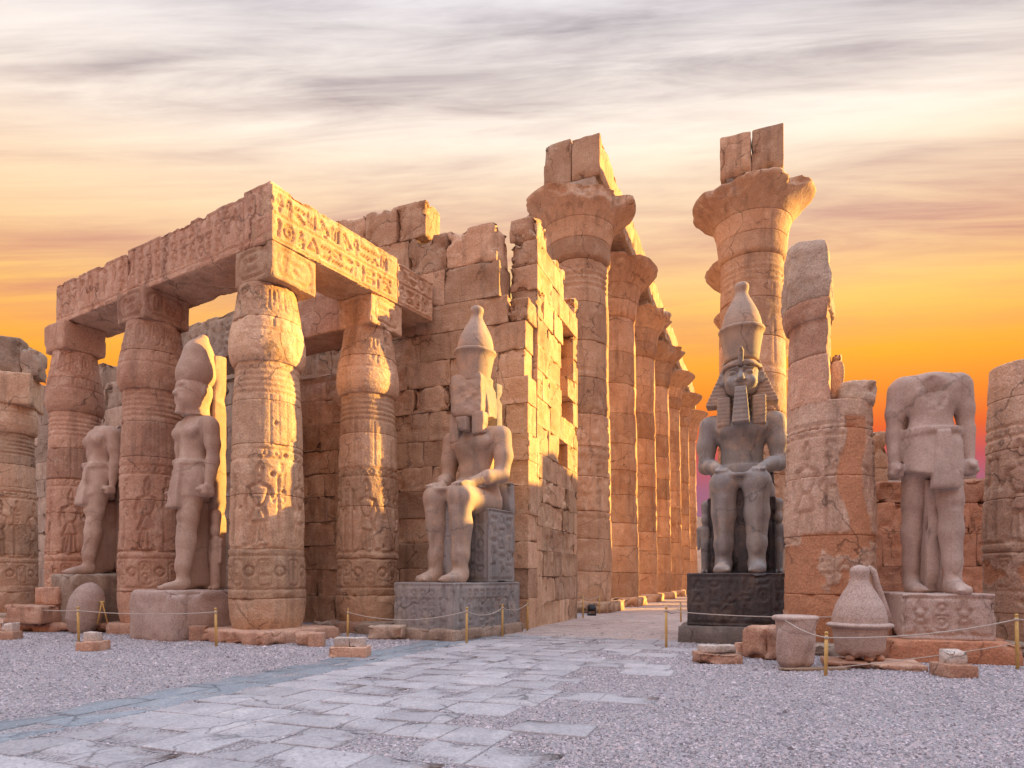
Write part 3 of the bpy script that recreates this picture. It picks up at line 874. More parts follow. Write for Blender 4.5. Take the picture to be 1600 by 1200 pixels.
K = (0.56, 20.0)
pyl = thing('ruined_wall', 'tall ruined sandstone wall with broken sunlit end, behind the seated statue with destroyed face', 'wall', (0, 0, 0))
zb = [-.05, .95, 1.9, 2.75, 3.6, 4.5, 5.3, 6.15, 7.1, 7.95, 8.8, 9.7, 10.6, 11.75, 13.0, 14.25]
def topF(s):
    if s > -.9: return 10.4
    if s > -2.0: return 11.75
    if s > -4.05: return 13.0
    if s > -7.3: return 14.3
    return 12.3
rw = random.Random(77)
wc = Canvas(9.2, 14.3, .05)
for i in range(3):
    wc.shape(FIGURE, .6 + 2.7 * i, 1.6 + .3 * i, 1.6, 3.6, .07, .05)
    wc.shape(FIGURE, .9 + 2.7 * i, 6.6, 1.5, 3.2, .07, .045)
    for j in range(3): wc.column(2.1 + 2.7 * i + .35 * j - 1.9, 2.4 + 2.7 * i + .35 * j - 1.9, 5.5, 6.5, rw, .05, .04)
for z in (5.35, 6.5, 10.3): wc.hline(z, wid=.05, dep=.04)
wc.wear(.9, 21, .6, .0, .35, .085)
wall(pyl, K, (AXR.x, AXR.y), zb, -9.0, 0.0, topF, 1.0, 5, SAND, 1.0, 2.0, face=lambda s, z: wc.sample(s + 9.1, z), res=.09, chip=.085, rag=lambda z, r_: r_.uniform(0, .05) if z < 5 else r_.uniform(0, .22))
def topE(s):
    if s < .9: return 10.35 + .6 * s
    if s < 1.6: return 13.4
    if s < 2.3: return 12.0
    if s < 3.5: return 12.9
    return 12.5
def keepE(a_, b_, z0, z1):
    m_ = (a_ + b_) / 2
    if 2.35 < m_ < 3.55 and 5.2 < z0 and z1 < 11.8: return .55
    if 3.2 < m_ < 4.1 and z0 > 8.5: return None if z0 > 11 else .2
    return 0.0
ec = Canvas(6, 14, .05)
for i in range(2):
    ec.shape(FIGURE, .5 + 2.2 * i, 2.0, 1.5, 3.0, .07, .05); ec.shape(FIGURE, .6 + 2.2 * i, 6.8, 1.5, 3.0, .07, .05)
ec.wear(.9, 23, .7, .0, .35, .09)
zbE = [-.05, .8, 1.65, 2.5, 3.3, 4.1, 4.9, 5.7, 6.6, 7.5, 8.4, 9.2, 10.1, 11.0, 11.8, 12.6, 13.4]
K2 = (K[0] + AX.x * .80 - AXR.x * .03, K[1] + AX.y * .80 - AXR.y * .03)
wall(pyl, K2, (AX.x, AX.y), zbE, 0, 4.8, lambda s: topE(s + .7), .95, 6, SAND, .8, 1.6, keep=keepE, face=lambda s, z: ec.sample(s + .2, z), res=.09, chip=.10)
# rubble core and far side so that the wall is solid
def corebox(root, O, e, s0, s1, d0, d1, z1, name='rubble_core', mat=SANDG, seed=1):
    n_ = Vector((e[1], -e[0]))
    c_ = Vector((O[0] + e[0] * (s0 + s1) / 2, O[1] + e[1] * (s0 + s1) / 2)) - n_ * (d0 + d1) / 2
    return put(name, block(name, (s1 - s0) / 2, (d1 - d0) / 2, z1 / 2 + .02, .25, .06, .10, .22, seed), mat, root, (c_.x, c_.y, z1 / 2), oriented(e))
corebox(pyl, K, (AXR.x, AXR.y), -8.9, -.85, .96, 4.9, 9.6, mat=SAND)
corebox(pyl, K, (AXR.x, AXR.y), -8.6, -1.9, 1.0, 3.6, 11.8, seed=3, mat=SAND)
corebox(pyl, K, (AXR.x, AXR.y), -8.6, -4.3, .96, 2.8, 13.4, seed=4, mat=SAND)

back = thing('back_wall', 'dark block wall closing the portico behind the columns', 'wall', (0, 0, 0))
Ob = (-2.65, 21.35)
bc = Canvas(34, 12.5, .06)
rb = random.Random(5)
for i in range(14):
    bc.shape(FIGURE if i % 2 else [[(1 - a_, b_) for a_, b_ in st] for st in FIGURE], 33.2 - 2.1 * i - 1.4, 2.3, 1.4, 3.1, .075, .07)
    for j in range(2): bc.column(33.2 - 2.1 * i - 1.9 + .25 * j, 33.2 - 2.1 * i - 1.65 + .25 * j, 3.8, 5.6, rb, .05, .05)
    bc.shape(FIGURE, 33.2 - 2.1 * i - 1.3, 6.2, 1.2, 2.7, .07, .06)
bc.hline(5.85, wid=.06, dep=.06); bc.hline(2.1, wid=.06, dep=.06)
bc.wear(.7, 31, .5, .1, .4, .05)
def topB(s):
    k = [10.9, 11.9, 11.2, 12.3, 10.8, 11.7, 12.2, 11.0]
    return 11.0 if s > -9 else k[int(-s / 1.9) % 8]
wall(back, Ob, (-VV.x, -VV.y), [-.05, 1.05, 2.1, 3.05, 4.05, 5.0, 6.0, 6.95, 7.9, 8.85, 9.9, 10.9, 12.3], -33.0, 0.0, topB, .9, 8, SANDG, 1.3, 2.6, face=lambda s, z: bc.sample(s + 33.5, z), res=.16, chip=.06)
corebox(back, Ob, (-VV.x, -VV.y), -32.8, -.1, .85, 1.5, 9.6, seed=8)

# ------------------------------------------------------------------ great colonnade
BR, BN = 1.70, 1.52
def big_prof(z):
    return np.interp(z, [0, .5, 1.2, 3, 16.3, 16.42, 16.5, 17.2, 17.8, 18.3, 18.7, 18.95, 19.1, 19.2, 19.4], [1.58, 1.62, 1.64, 1.62, 1.42, 1.42, 1.53, 1.56, 1.64, 1.80, 2.08, 2.42, 2.70, 2.78, 2.72])
def big_meshes(seed, nth, zres):
    rn = random.Random(seed)
    c = Canvas(10.0, 20, .06)
    for z in (16.2, 15.95, 15.7, 15.45, 15.2): c.hline(z, wid=.05, dep=.05)
    for z in (11.2, 7.6, 7.2, 4.4): c.hline(z, wid=.05, dep=.04)
    x = .1
    while x < 9.2:
        c.shape(FIGURE, x, 4.7, 1.1, 2.3, .06, .055); c.column(x + 1.15, x + 1.55, 4.9, 7.0, rn, .05, .05)
        c.cartouche(x + .1, x + .7, 7.9, 9.4, rn, .05, .05); c.cartouche(x + .9, x + 1.5, 7.9, 9.4, rn, .05, .05)
        c.stroke([(x + .4, 11.4), (x + .4, 15.0)], .03, .02); c.stroke([(x + .95, 11.4), (x + .95, 15.0)], .03, .02); c.stroke([(x + 1.4, 11.4), (x + 1.4, 15.0)], .03, .02)
        x += 1.75
    for i in range(16): c.bump(rn.uniform(.3, 9.7), rn.uniform(1.5, 10), rn.uniform(.07, .12), .14)
    c.wear(.85, seed, .35, .2, .5, .07)
    js = [0.45, 1.9, 3.4, 4.7, 6.3, 7.7, 9.2, 10.9, 12.6, 14.4, 16.4, 17.35, 18.2, 19.38]
    out = []
    for i, (z0, z1) in enumerate(zip(js[:-1], js[1:])):
        nz_ = max(3, int((z1 - z0 - .1) / zres))
        zs = np.concatenate([[z0 - .015, z0 + .01, z0 + .03], np.linspace(z0 + .06, z1 - .06, nz_), [z1 - .03, z1 - .01, z1 + .015]])
        dr = rn.uniform(-.012, .012)
        last = z1 > 19
        def rf(T, Z):
            r = big_prof(Z) + dr
            P = np.stack([np.cos(T) * 1.6, np.sin(T) * 1.6, Z], -1)
            r = r + c.sample(T / (2 * math.pi) * 10, Z)
            e = np.minimum(Z - z0, z1 - Z)
            r = r - .02 * sstep(-e, -.025, -.004) - .12 * sstep(-e, 0.001, .015)
            r = r - .09 * np.exp(-np.maximum(e, 0) / .11) * sstep(fbm(P, .9, seed + i, 3), .22, .5)
            if last:
                brk = fbm(np.stack([np.cos(T) * 1.6, np.sin(T) * 1.6, Z * .55], -1), .85, seed + 4.2, 4)
                lim = 2.76 - .62 * sstep(brk, -.02, .40) + .28 * fbm(P, 2.4, seed, 4)
                r = np.minimum(r, lim)
            return r + .03 * fbm(P, .8, seed, 3)
        nm = 'bell_capital' if z0 > 16 else 'drum'
        out.append((nm, lathe(nm, zs, rf, nth)))
    return out
near_set = big_meshes(63, 140, .085)
far_sets = [big_meshes(62, 72, .22), big_meshes(66, 72, .22), big_meshes(69, 72, .22)]
for st in [near_set] + far_sets:
    for nm, m in st: m.materials.append(SAND)
plm = [block('plinth', 1.9, 1.9, .3, .3, .12, .08, .25, 80 + i) for i in range(3)]
for m in plm: m.materials.append(SAND)
abm = [block('abacus', 1.15, 1.15, .42, .2, .07, .05, .14, 90 + i) for i in range(2)]
for m in abm: m.materials.append(SANDG)
ordn = ['first', 'second', 'third', 'fourth', 'fifth', 'sixth', 'seventh']
L1 = Vector((3.2, 31.0)); R1 = Vector((11.4, 30.4)); STEP = AX * 7.02
def big_column(pos, meshes, rot, lab, i):
    r = thing('bell_capital_column', lab, 'column', (pos.x, pos.y, 0), 0, 'tall columns of the great colonnade')
    for nm, m in meshes:
        put(nm, m, None, r, (0, 0, 0), rot)
    put('plinth', plm[i % 3], None, r, (0, 0, .22), oriented(AX) + .02 * i)
    put('abacus', abm[i % 2], None, r, (0, 0, 19.75), oriented(AX))
    return r
for i in range(7):
    p = L1 + STEP * i
    big_column(p, near_set if i == 0 else far_sets[i % 3], .6 + 1.1 * i, 'tall bell-capital column beside the ruined wall, first of its long row' if i == 0 else ordn[i] + ' tall bell-capital column counted from the ruined wall, in the row with long architrave', i)
for i in range(7):
    p = R1 + STEP * i
    big_column(p, near_set if i == 0 else far_sets[(i + 1) % 3], 2.55 + 1.3 * i, 'tall bell-capital column with block stubs rising behind the seated statue with intact face' if i == 0 else ordn[i] + ' tall column of the row behind the seated statue with intact face', i + 1)
def long_arch(start, lab, seed):
    r = thing('architrave', lab, 'architrave', (0, 0, 0), 0, 'architraves on the great colonnade')
    e = AX
    nrm = AXR
    for i in range(6):
        for j, sgn in enumerate((-1, 1)):
            p0 = start + STEP * i - e * (1.2 if i == 0 else 0); p1 = start + STEP * (i + 1) + (e * 1.2 if i == 5 else e * 0)
            mid = (p0 + p1) / 2 + nrm * sgn * .69
            ln = (p1 - p0).length
            z1 = 22.15 + random.Random(seed + i * 3 + j).uniform(-.12, .1)
            put('beam', block('beam', ln / 2 - .01, .675, (z1 - 20.12) / 2, .34, .07, .05, .22, seed + i * 2 + j), SAND, r, (mid.x, mid.y, (z1 + 20.12) / 2), oriented(e))
    return r
long_arch(L1, 'long architrave of paired beams running back over the row beside the ruined wall', 101)
long_arch(R1, 'architrave of paired beams on the row behind the seated statue with intact face', 131)

# ------------------------------------------------------------------ right-hand columns of the court
def crmask(c):
    X, Y = np.meshgrid(np.arange(c.nu) * c.res, np.arange(c.nv) * c.res)
    P = np.stack([X, Y, X * 0 + 4.4], -1)
    nn = fbm(P, 1.1, 2.2, 4)
    m = sstep(nn * 1.3 + .26 * sstep(-Y, -2.5, -1.9) - .10, .0, .05) * (Y < 2.55)
    strip = sstep(-np.abs(X - CW * .52 - .12 * np.sin(Y * 3) - .1 * nn), -.30, -.26) * (Y > 2.4) * (Y < 5.0)
    up = sstep(nn - .30, 0, .04) * (Y > 4.7)
    c.M = np.clip(np.maximum(np.maximum(m, strip), up), 0, 1).astype(np.float32)
    c.H = np.where(c.M > .5, c.H * .08 - .035, c.H)
cr1 = thing('broken_column', 'broken column patched with orange plaster, one tall splinter of capital left standing', 'column', (7.03, 14.2, 0), 0.0)
bud_column(cr1, 15, [.05, 1.25, 2.5, 3.75, 4.75, 5.35], PLAST, nth=204, mask=crmask, rscale=.985)
def splinter(name, z0, z1, cx, xp, seed, mat, amp=.05, zslope=0.0, rough=.03):
    zs = np.concatenate([[z0, z0 + .02], np.linspace(z0 + .04, z1 - .04, max(3, int((z1 - z0) / .045))), [z1 - .015, z1]])
    def rf(T, Z):
        a = T + math.pi / 2
        dx, dy = np.cos(a), np.sin(a)
        Rr = np.where(Z > 7.4, .955 - .04 * (Z - 7.4), np.interp(Z, CPROF[0], CPROF[1]))
        cd = cx * dx
        rho = -cd + np.sqrt(np.maximum(cd * cd + Rr * Rr - cx * cx, .001))
        P = np.stack([dx, dy, Z], -1)
        xx = xp + zslope * (Z - z0) + amp * fbm(P, 2.5, seed, 3)
        rp = np.where(dx > .02, (xx - cx) / np.maximum(dx, .02), 9)
        e = np.minimum(Z - z0, z1 - Z)
        r = np.minimum(rho, rp) + rough * fbm(P, 3.0, seed + 2, 4) - .02 * sstep(-e, -.03, 0)
        top_round = sstep(Z, z1 - .28, z1) if z1 > 8.7 else 0
        return np.maximum(r * (1 - .10 * top_round), .03)
    m_ = lathe(name, zs, rf, 110, cx=cx)
    if z1 > 8.7:
        co = np.empty(len(m_.vertices) * 3, np.float32); m_.vertices.foreach_get('co', co); co = co.reshape(-1, 3)
        t_ = np.clip((co[:, 2] - z0) / (z1 - z0), 0, 1)
        co[:, 2] += t_ * (-.36 * (co[:, 0] + .44) - .12 * co[:, 1] + .06 * fbm(co, 2.2, 3.0, 3))
        m_.vertices.foreach_set('co', co.ravel()); m_.update()
    return put(name, m_, mat, cr1, (0, 0, 0), -.50)
splinter('drum', 5.3, 6.35, -.44, .05, 3, SANDP, .06, -.04)
splinter('drum', 6.35, 7.10, -.44, .01, 5, SANDP, .05)
splinter('bud_capital', 7.10, 7.52, -.44, .0, 7, SANDP, .05, rough=.04)
splinter('bud_capital', 7.50, 8.80, -.44, .05, 9, SANDG, .06, rough=.08)
put('broken_lump', block('broken_lump', .36, .5, .24, .06, .12, .10, .18, 5), SANDG, cr1, (.44, -.2, 5.53), -.3)
put('broken_lump', block('broken_lump', .13, .3, .55, .06, .06, .06, .12, 6), SAND, cr1, (.34, .35, 6.1), -.4)
cr2 = thing('broken_column', 'broken column stump with flat top and square socket hole, beside the headless statue', 'column', (11.45, 13.95, 0), 0.0)
def crmask2(c):
    X, Y = np.meshgrid(np.arange(c.nu) * c.res, np.arange(c.nv) * c.res)
    P = np.stack([X, Y, X * 0 + 9.4], -1)
    nn = fbm(P, 1.0, 5.2, 4)
    c.M = (sstep(nn - .12, 0, .05) * (Y < 2.0) * (Y > .9)).astype(np.float32)
    c.H = np.where(c.M > .5, c.H * .1 - .03, c.H)
bud_column(cr2, 17, [.05, .85, 2.15, 3.3, 4.35, 5.45, 6.22], PLAST, nth=204, mask=crmask2, rscale=1.03)

# ------------------------------------------------------------------ low walls behind the right-hand columns, and ruins beyond
rw_ = thing('low_wall', 'low reddish wall carved with large figures behind the headless statue on its carved pedestal', 'wall', (0, 0, 0))
rc_ = Canvas(9, 5.4, .05)
for i in range(4):
    rc_.shape(FIGURE, .5 + 2.0 * i, 1.7, 1.5, 2.9, .07, .06)
    rc_.cartouche(1.9 + 2.0 * i, 2.3 + 2 * i, 2.6, 3.6, random.Random(i), .05, .05)
    rc_.shape([circ(.5, .5, .4)], .7 + 1.0 * i, 1.05, .4, .4, .05, .05)
rc_.hline(1.55, wid=.05, dep=.05)
rc_.wear(.7, 44, .7, .15, .45, .05)
def topR(s): return [4.9, 4.55, 4.9, 5.0, 4.7, 5.05, 4.9][int(s / .9) % 7]
wall(rw_, (10.2, 19.6), (1.0, 0.0), [-.05, 1.0, 1.95, 2.95, 3.9, 5.05], 0, 6.2, topR, .8, 11, RED, .9, 1.9, face=lambda s, z: rc_.sample(s, z), res=.09)
pier = thing('wall_pier', 'slim sunlit wall pier between broken plaster-patched column and headless statue', 'wall', (0, 0, 0))
wall(pier, (12.15, 21.6), (1, 0), [0, 1.0, 2.0, 3.1, 4.2, 5.3, 6.6], 0, .55, lambda s: 6.55, 1.2, 12, SAND, .6, .7, res=.12)
rub = thing('block_heap', 'pale heap of stacked blocks behind the low reddish wall', 'ruin', (0, 0, 0))
wall(rub, (13.6, 23.5), (1, .05), [0, 1.4, 2.8, 4.1, 5.2, 6.0], 0, 3.6, lambda s: [5.6, 6.0, 5.1][int(s) % 3], 1.2, 14, PALE, .7, 1.2, res=.2)

# unseen wall added to the right of the view, sized to shade the gravel
east = thing('added_shade_wall', 'high unseen block wall added to shade the court', 'wall', (0, 0, 0))
wall(east, (21.0, 26.6), (0.03, -1.0), [-.05, 1.6, 3.2, 4.8, 6.4, 7.9, 9.3], 0, 40.0, lambda s: 9.3 if s < 3.9 else (8.2 if s < 8 else 9.0), 1.2, 16, SAND, 2.6, 4.2, res=.5)

east2 = thing('added_shade_wall', 'high unseen block wall added slantwise to extend the shade', 'wall', (0, 0, 0))  # second added wall, kept out of view, shades the ruined wall end and street
wall(east2, (31.2, 37.2), (-.68, -.733), [-.05, 1.8, 3.6, 5.4, 7.2, 9.0, 10.6], 0, 14.0, lambda s: 10.6 if s > 4 else 9.0, 1.2, 20, SAND, 2.6, 4.2, res=.5)
far = thing('far_ruin', 'pale ruined gateway far away at the end of the colonnade', 'ruin', (0, 0, 0))
wall(far, (22.5, 88), (1, 0), [0, 2, 4, 6, 8, 10, 12], 0, 9, lambda s: [12, 12, 9.5, 11, 8][int(s / 2) % 5], 2, 18, PALE, 1.5, 3, res=1.0)
far2 = thing('far_wall', 'low far block wall seen through the end of the colonnade', 'wall', (0, 0, 0))
wall(far2, (6, 96), (1, 0), [0, 1.5, 3, 4.2], 0, 60, lambda s: 4.2, 1.5, 19, PALE, 3, 5, res=2.0)

# ------------------------------------------------------------------ statues
def sculpt(name, lo, hi, res, fn, mat, parent, loc=(0, 0, 0), rot=0.0):
    P = grid(lo, hi, res)
    S = fn(P)
    S = S.astype(np.float32)
    S[0] = S[-1] = 1; S[:, 0] = S[:, -1] = 1; S[:, :, 0] = S[:, :, -1] = 1
    return put(name, nets(name, S, lo, res), mat, parent, loc, rot)

def seated_body(P, seed=1, worn=0.0):
    d = None
    for s in (-1, 1):
        x = .40 * s
        leg = rc(P, (x, -.98, .30), (x, -1.0, .75), .20, .235)
        leg = smin(leg, rc(P, (x, -.93, .75), (x, -.93, 1.55), .23, .30), .12)
        leg = smin(leg, rc(P, (x, -.95, 1.55), (x, -1.0, 2.28), .29, .335), .12)
        leg = smin(leg, el(P, (x, -1.18, 2.30), (.22, .17, .26)), .10)
        leg = smin(leg, rc(P, (x, -1.22, .6), (x, -1.27, 1.9), .05, .06), .18)
        foot = smin(rc(P, (x, -.95, .20), (x * 1.04, -1.45, .10), .22, .15), bx(P, (x * 1.03, -1.30, .08), (.20, .36, .10), .07), .08)
        for i in range(5):
            tx = x * 1.03 + s * (-.155 + .078 * i)
            foot = smin(foot, rc(P, (tx, -1.52, .08), (tx, -1.68 + .025 * i, .07), .052, .046), .02)
        leg = smin(leg, foot, .10)
        th = rc(P, (x, -.95, 2.28), (x * 1.05, .35, 2.22), .335, .44)
        leg = smin(leg, th, .14)
        d = leg if d is None else np.minimum(d, leg)
    lap = bx(P, (0, -.42, 2.38), (.66, .72, .17), .10)
    lap = smin(lap, bx(P, (0, -.62, 2.50), (.26, .66, .05), .04), .05)
    d = smin(d, lap, .10)
    pel = el(P, (0, .40, 2.62), (.74, .52, .52))
    tor = smin(el(P, (0, .38, 3.2), (.56, .40, .70)), el(P, (0, .36, 3.92), (.76, .46, .56)), .22)
    for s in (-1, 1):
        tor = smin(tor, el(P, (.33 * s, .02, 3.93), (.34, .16, .22)), .10)
    tor = smin(tor, rc(P, (-.78, .38, 4.14), (.78, .38, 4.14), .27, .27), .16)
    tor = smin(tor, rc(P, (0, .36, 4.2), (0, .30, 4.75), .33, .30), .16)
    tor = smax(tor, -rc(P, (0, -.10, 2.95), (0, -.10, 2.97), .05, .05), .03)
    tor = smax(tor, -rc(P, (0, -.10, 3.1), (0, -.16, 3.95), .018, .02), .06)
    belt = smax(el(P, (0, .39, 2.86), (.65, .48, .62)), np.abs(P[..., 2] - 2.86) - .07, .02)
    d = smin(d, smin(pel, smin(tor, belt, .03), .14), .12)
    for s in (-1, 1):
        arm = rc(P, (.86 * s, .38, 4.12), (.93 * s, .36, 3.55), .275, .255)
        arm = smin(arm, rc(P, (.93 * s, .36, 3.55), (.93 * s, .28, 2.98), .245, .20), .12)
        arm = smin(arm, rc(P, (.93 * s, .24, 2.96), (.74 * s, -.18, 2.88), .205, .20), .10)
        arm = smin(arm, rc(P, (.74 * s, -.18, 2.88), (.50 * s, -.62, 2.72), .19, .125), .08)
        hand = bx(P, (.45 * s, -.82, 2.67), (.165, .21, .06), .05)
        for i in range(4):
            fx = .45 * s + (-.125 + .083 * i)
            hand = smin(hand, rc(P, (fx, -.98, 2.685), (fx * .99, -1.27 + .03 * abs(i - 1.5), 2.60), .047, .036), .015)
        tx = .45 * s - .20 * s
        hand = smin(hand, rc(P, (.36 * s, -.72, 2.67), (tx, -.98, 2.63), .055, .042), .03)
        arm = smin(arm, hand, .06)
        d = smin(d, arm, .045)
    return d + .014 * fbm(P, 2.2, seed, 3) + worn * sstep(fbm(P, 1.5, seed + 8, 3), .1, .45) * .07

def seated_head(P, face=True, seed=1):
    if face:
        d = smin(el(P, (0, .16, 5.28), (.385, .42, .46)), el(P, (0, .06, 5.02), (.33, .34, .27)), .12)
        d = smin(d, el(P, (0, -.13, 4.88), (.15, .13, .12)), .12)
        d = smin(d, rc(P, (0, -.24, 5.36), (0, -.37, 5.12), .045, .075), .05)
        for s in (-1, 1):
            d = smin(d, el(P, (.062 * s, -.30, 5.10), (.055, .06, .045)), .03)
            d = smax(d, -el(P, (.165 * s, -.30, 5.315), (.135, .13, .07)), .03)
            d = smin(d, el(P, (.165 * s, -.195, 5.31), (.095, .075, .040)), .02)
            d = smin(d, rc(P, (.07 * s, -.27, 5.425), (.27 * s, -.17, 5.40), .025, .018), .035)
            d = smin(d, rc(P, (.08 * s, -.25, 5.275), (.26 * s, -.17, 5.285), .012, .010), .02)
            d = smin(d, el(P, (.19 * s, -.17, 5.08), (.13, .10, .12)), .10)
            ear = smax(el(P, (.425 * s, .10, 5.24), (.075, .05, .16)), -el(P, (.45 * s, .04, 5.26), (.045, .05, .10)), .02)
            d = smin(d, ear, .03)
        d = smin(d, rc(P, (-.11, -.265, 4.985), (.11, -.265, 4.985), .032, .032), .035)
        d = smin(d, rc(P, (-.085, -.262, 4.925), (.085, -.262, 4.925), .034, .034), .03)
        d = smax(d, -rc(P, (-.15, -.30, 4.957), (.15, -.30, 4.957), .02, .02), .01)
        for s in (-1, 1):
            d = smax(d, -el(P, (.058 * s, -.37, 5.06), (.022, .03, .018)), .015)
    else:
        d = smin(el(P, (0, .20, 5.25), (.40, .40, .52)), bx(P, (0, .12, 4.95), (.30, .34, .30), .12), .1)
        n_ = fbm(P, 3.1, 5.0, 4)
        d = smin(d, bx(P, (0, .16, 5.25), (.44, .38, .56), .14), .10) + .03 * n_
        d = smax(d, -.22 + .10 * n_ + .25 * (P[..., 0] + .05) * (P[..., 0] > -.05) - P[..., 1], .04)
    return d + .006 * fbm(P, 3, seed, 2)

def seated_nemes(P, damaged=False, seed=1):
    x, y, z = np.abs(P[..., 0]), P[..., 1], P[..., 2]
    t = np.clip((5.72 - z) / 1.05, 0, 1)
    w = (.44 + .44 * t ** 1.15) if not damaged else (.46 + .16 * t)
    cap = smax(np.maximum(x - w, np.abs(y - .36) - .24), np.maximum(z - 5.76, 4.62 - z), .05)
    cap = smax(cap, -el(P, (0, -.06, 5.15), (.45, .44, .56)), .03)
    top = smax(smax(el(P, (0, .17, 5.42), (.46, .50, .42)), 5.50 - z, .03), z - 5.80, .03)
    band = smax(smax(el(P, (0, .16, 5.53), (.47, .53, .42)), np.abs(z - 5.535) - .05, .02), -1e3 + 0 * z, .02)
    d = smin(cap, smin(top, band, .02), .03)
    for s in (-1, 1):
        if damaged and s > 0:
            lp = bx(P, (.40, -.02, 4.45), (.20, .14, .30), .05)
        else:
            lp = bx(P, (.42 * s, .0, 4.38), (.165, .13, .38), .04)
        d = smin(d, lp, .05)
    stripes = (0 if damaged else .008) * np.sin(z * 2 * math.pi / .095)
    d = d + np.where(z < 5.45, stripes, 0)
    if damaged:
        d = smax(d, np.where(z > 4.8, .0 - y, -1.0), .03)
        d = d + .035 * sstep(fbm(P, 1.9, 9, 3), .0, .4)
    return d + .006 * fbm(P, 3, seed, 2)

def crown_meshes(root, mat, loc, scale=1.0, tilt=0.0, lower=True, rot=0):
    """double crown: flared lower crown with rim, bulbous upper crown with knob"""
    k = scale
    nf = lambda T, Z, s: .012 * fbm(np.stack([np.cos(T), np.sin(T), Z], -1), 2.0, s, 3)
    zs = np.array([0, .02, .06, .2, .4, .6, .72, .745, .76, .80, .825, .84]) * k
    if lower:
        pr = np.array([.40, .44, .445, .465, .495, .53, .555, .59, .60, .60, .585, .52]) * k
        o = put('lower_crown', lathe('lower_crown', zs, lambda T, Z: np.interp(Z, zs, pr) + nf(T, Z, 3), 72), mat, root, loc)
        o.rotation_euler = (0, tilt, rot); o.scale = (.93, .93, 1)
    z2 = np.array([0, .06, .2, .36, .52, .68, .80, .88, .93, .98, 1.05, 1.12, 1.17, 1.20, 1.21]) * k
    p2 = np.array([.52, .525, .50, .45, .375, .285, .215, .175, .165, .175, .195, .19, .15, .08, .02]) * k
    zz = np.linspace(0, 1.21 * k, 48)
    o2 = put('upper_crown', lathe('upper_crown', zz, lambda T, Z: np.interp(Z, z2, p2) + nf(T, Z, 5) * (Z < 1.1 * k), 72), mat, root, (loc[0] + math.sin(tilt) * .82 * k, loc[1], loc[2] + .82 * k))
    o2.rotation_euler = (0, tilt, rot); o2.scale = (.93, .93, 1)
    return o2

def carved_block(name, hx, hy, hz, seed, mat, root, loc, rot=0.0, mode='cols', fres=.034, sidecarve=True, bevel=.03, rough=.012, chip=.04):
    rn = random.Random(seed)
    c1_, c2_ = Canvas(2 * hx, 2 * hz, .025), Canvas(2 * hy, 2 * hz, .025)
    for c, w in ((c1_, 2 * hx), (c2_, 2 * hy)):
        if c is c2_ and not sidecarve: continue
        if mode == 'cols':
            c.stroke([(.08, .08), (w - .08, .08), (w - .08, 2 * hz - .08), (.08, 2 * hz - .08), (.08, .08)], .03, .03)
            n_ = max(1, int((w - .2) / .34)); st = (w - .2) / n_
            for i in range(n_):
                c.column(.14 + st * i, .14 + st * i + st * .76, .14, 2 * hz - .14, rn, .026, .034)
                if i: c.stroke([(.10 + st * i, .1), (.10 + st * i, 2 * hz - .1)], .018, .02)
        elif mode == 'frieze':
            c.stroke([(.06, .10), (w - .06, .10), (w - .06, 2 * hz - .08), (.06, 2 * hz - .08), (.06, .10)], .03, .03)
            x = .12; i = 0
            while x < w - .40:
                if i in (0,) or x > w - .75: c.shape(FIGURE[:8], x, .14, .40, 2 * hz - .34, .028, .036); x += .44
                else: c.cartouche(x, x + .24, .2, 2 * hz - .42, rn, .024, .034); c.shape([circ(.5, .5, .4)], x + .03, 2 * hz - .36, .18, .18, .024, .03); x += .29
                i += 1
        c.wear(.5, seed, 1.0, .25, .5, .025)
    m = block(name, hx, hy, hz, .12, bevel, rough, chip, seed, face=lambda x, z: c1_.sample(x + hx, z + hz), side=lambda y, z: c2_.sample(y + hy, z + hz), fres=fres)
    return put(name, m, mat, root, loc, rot)

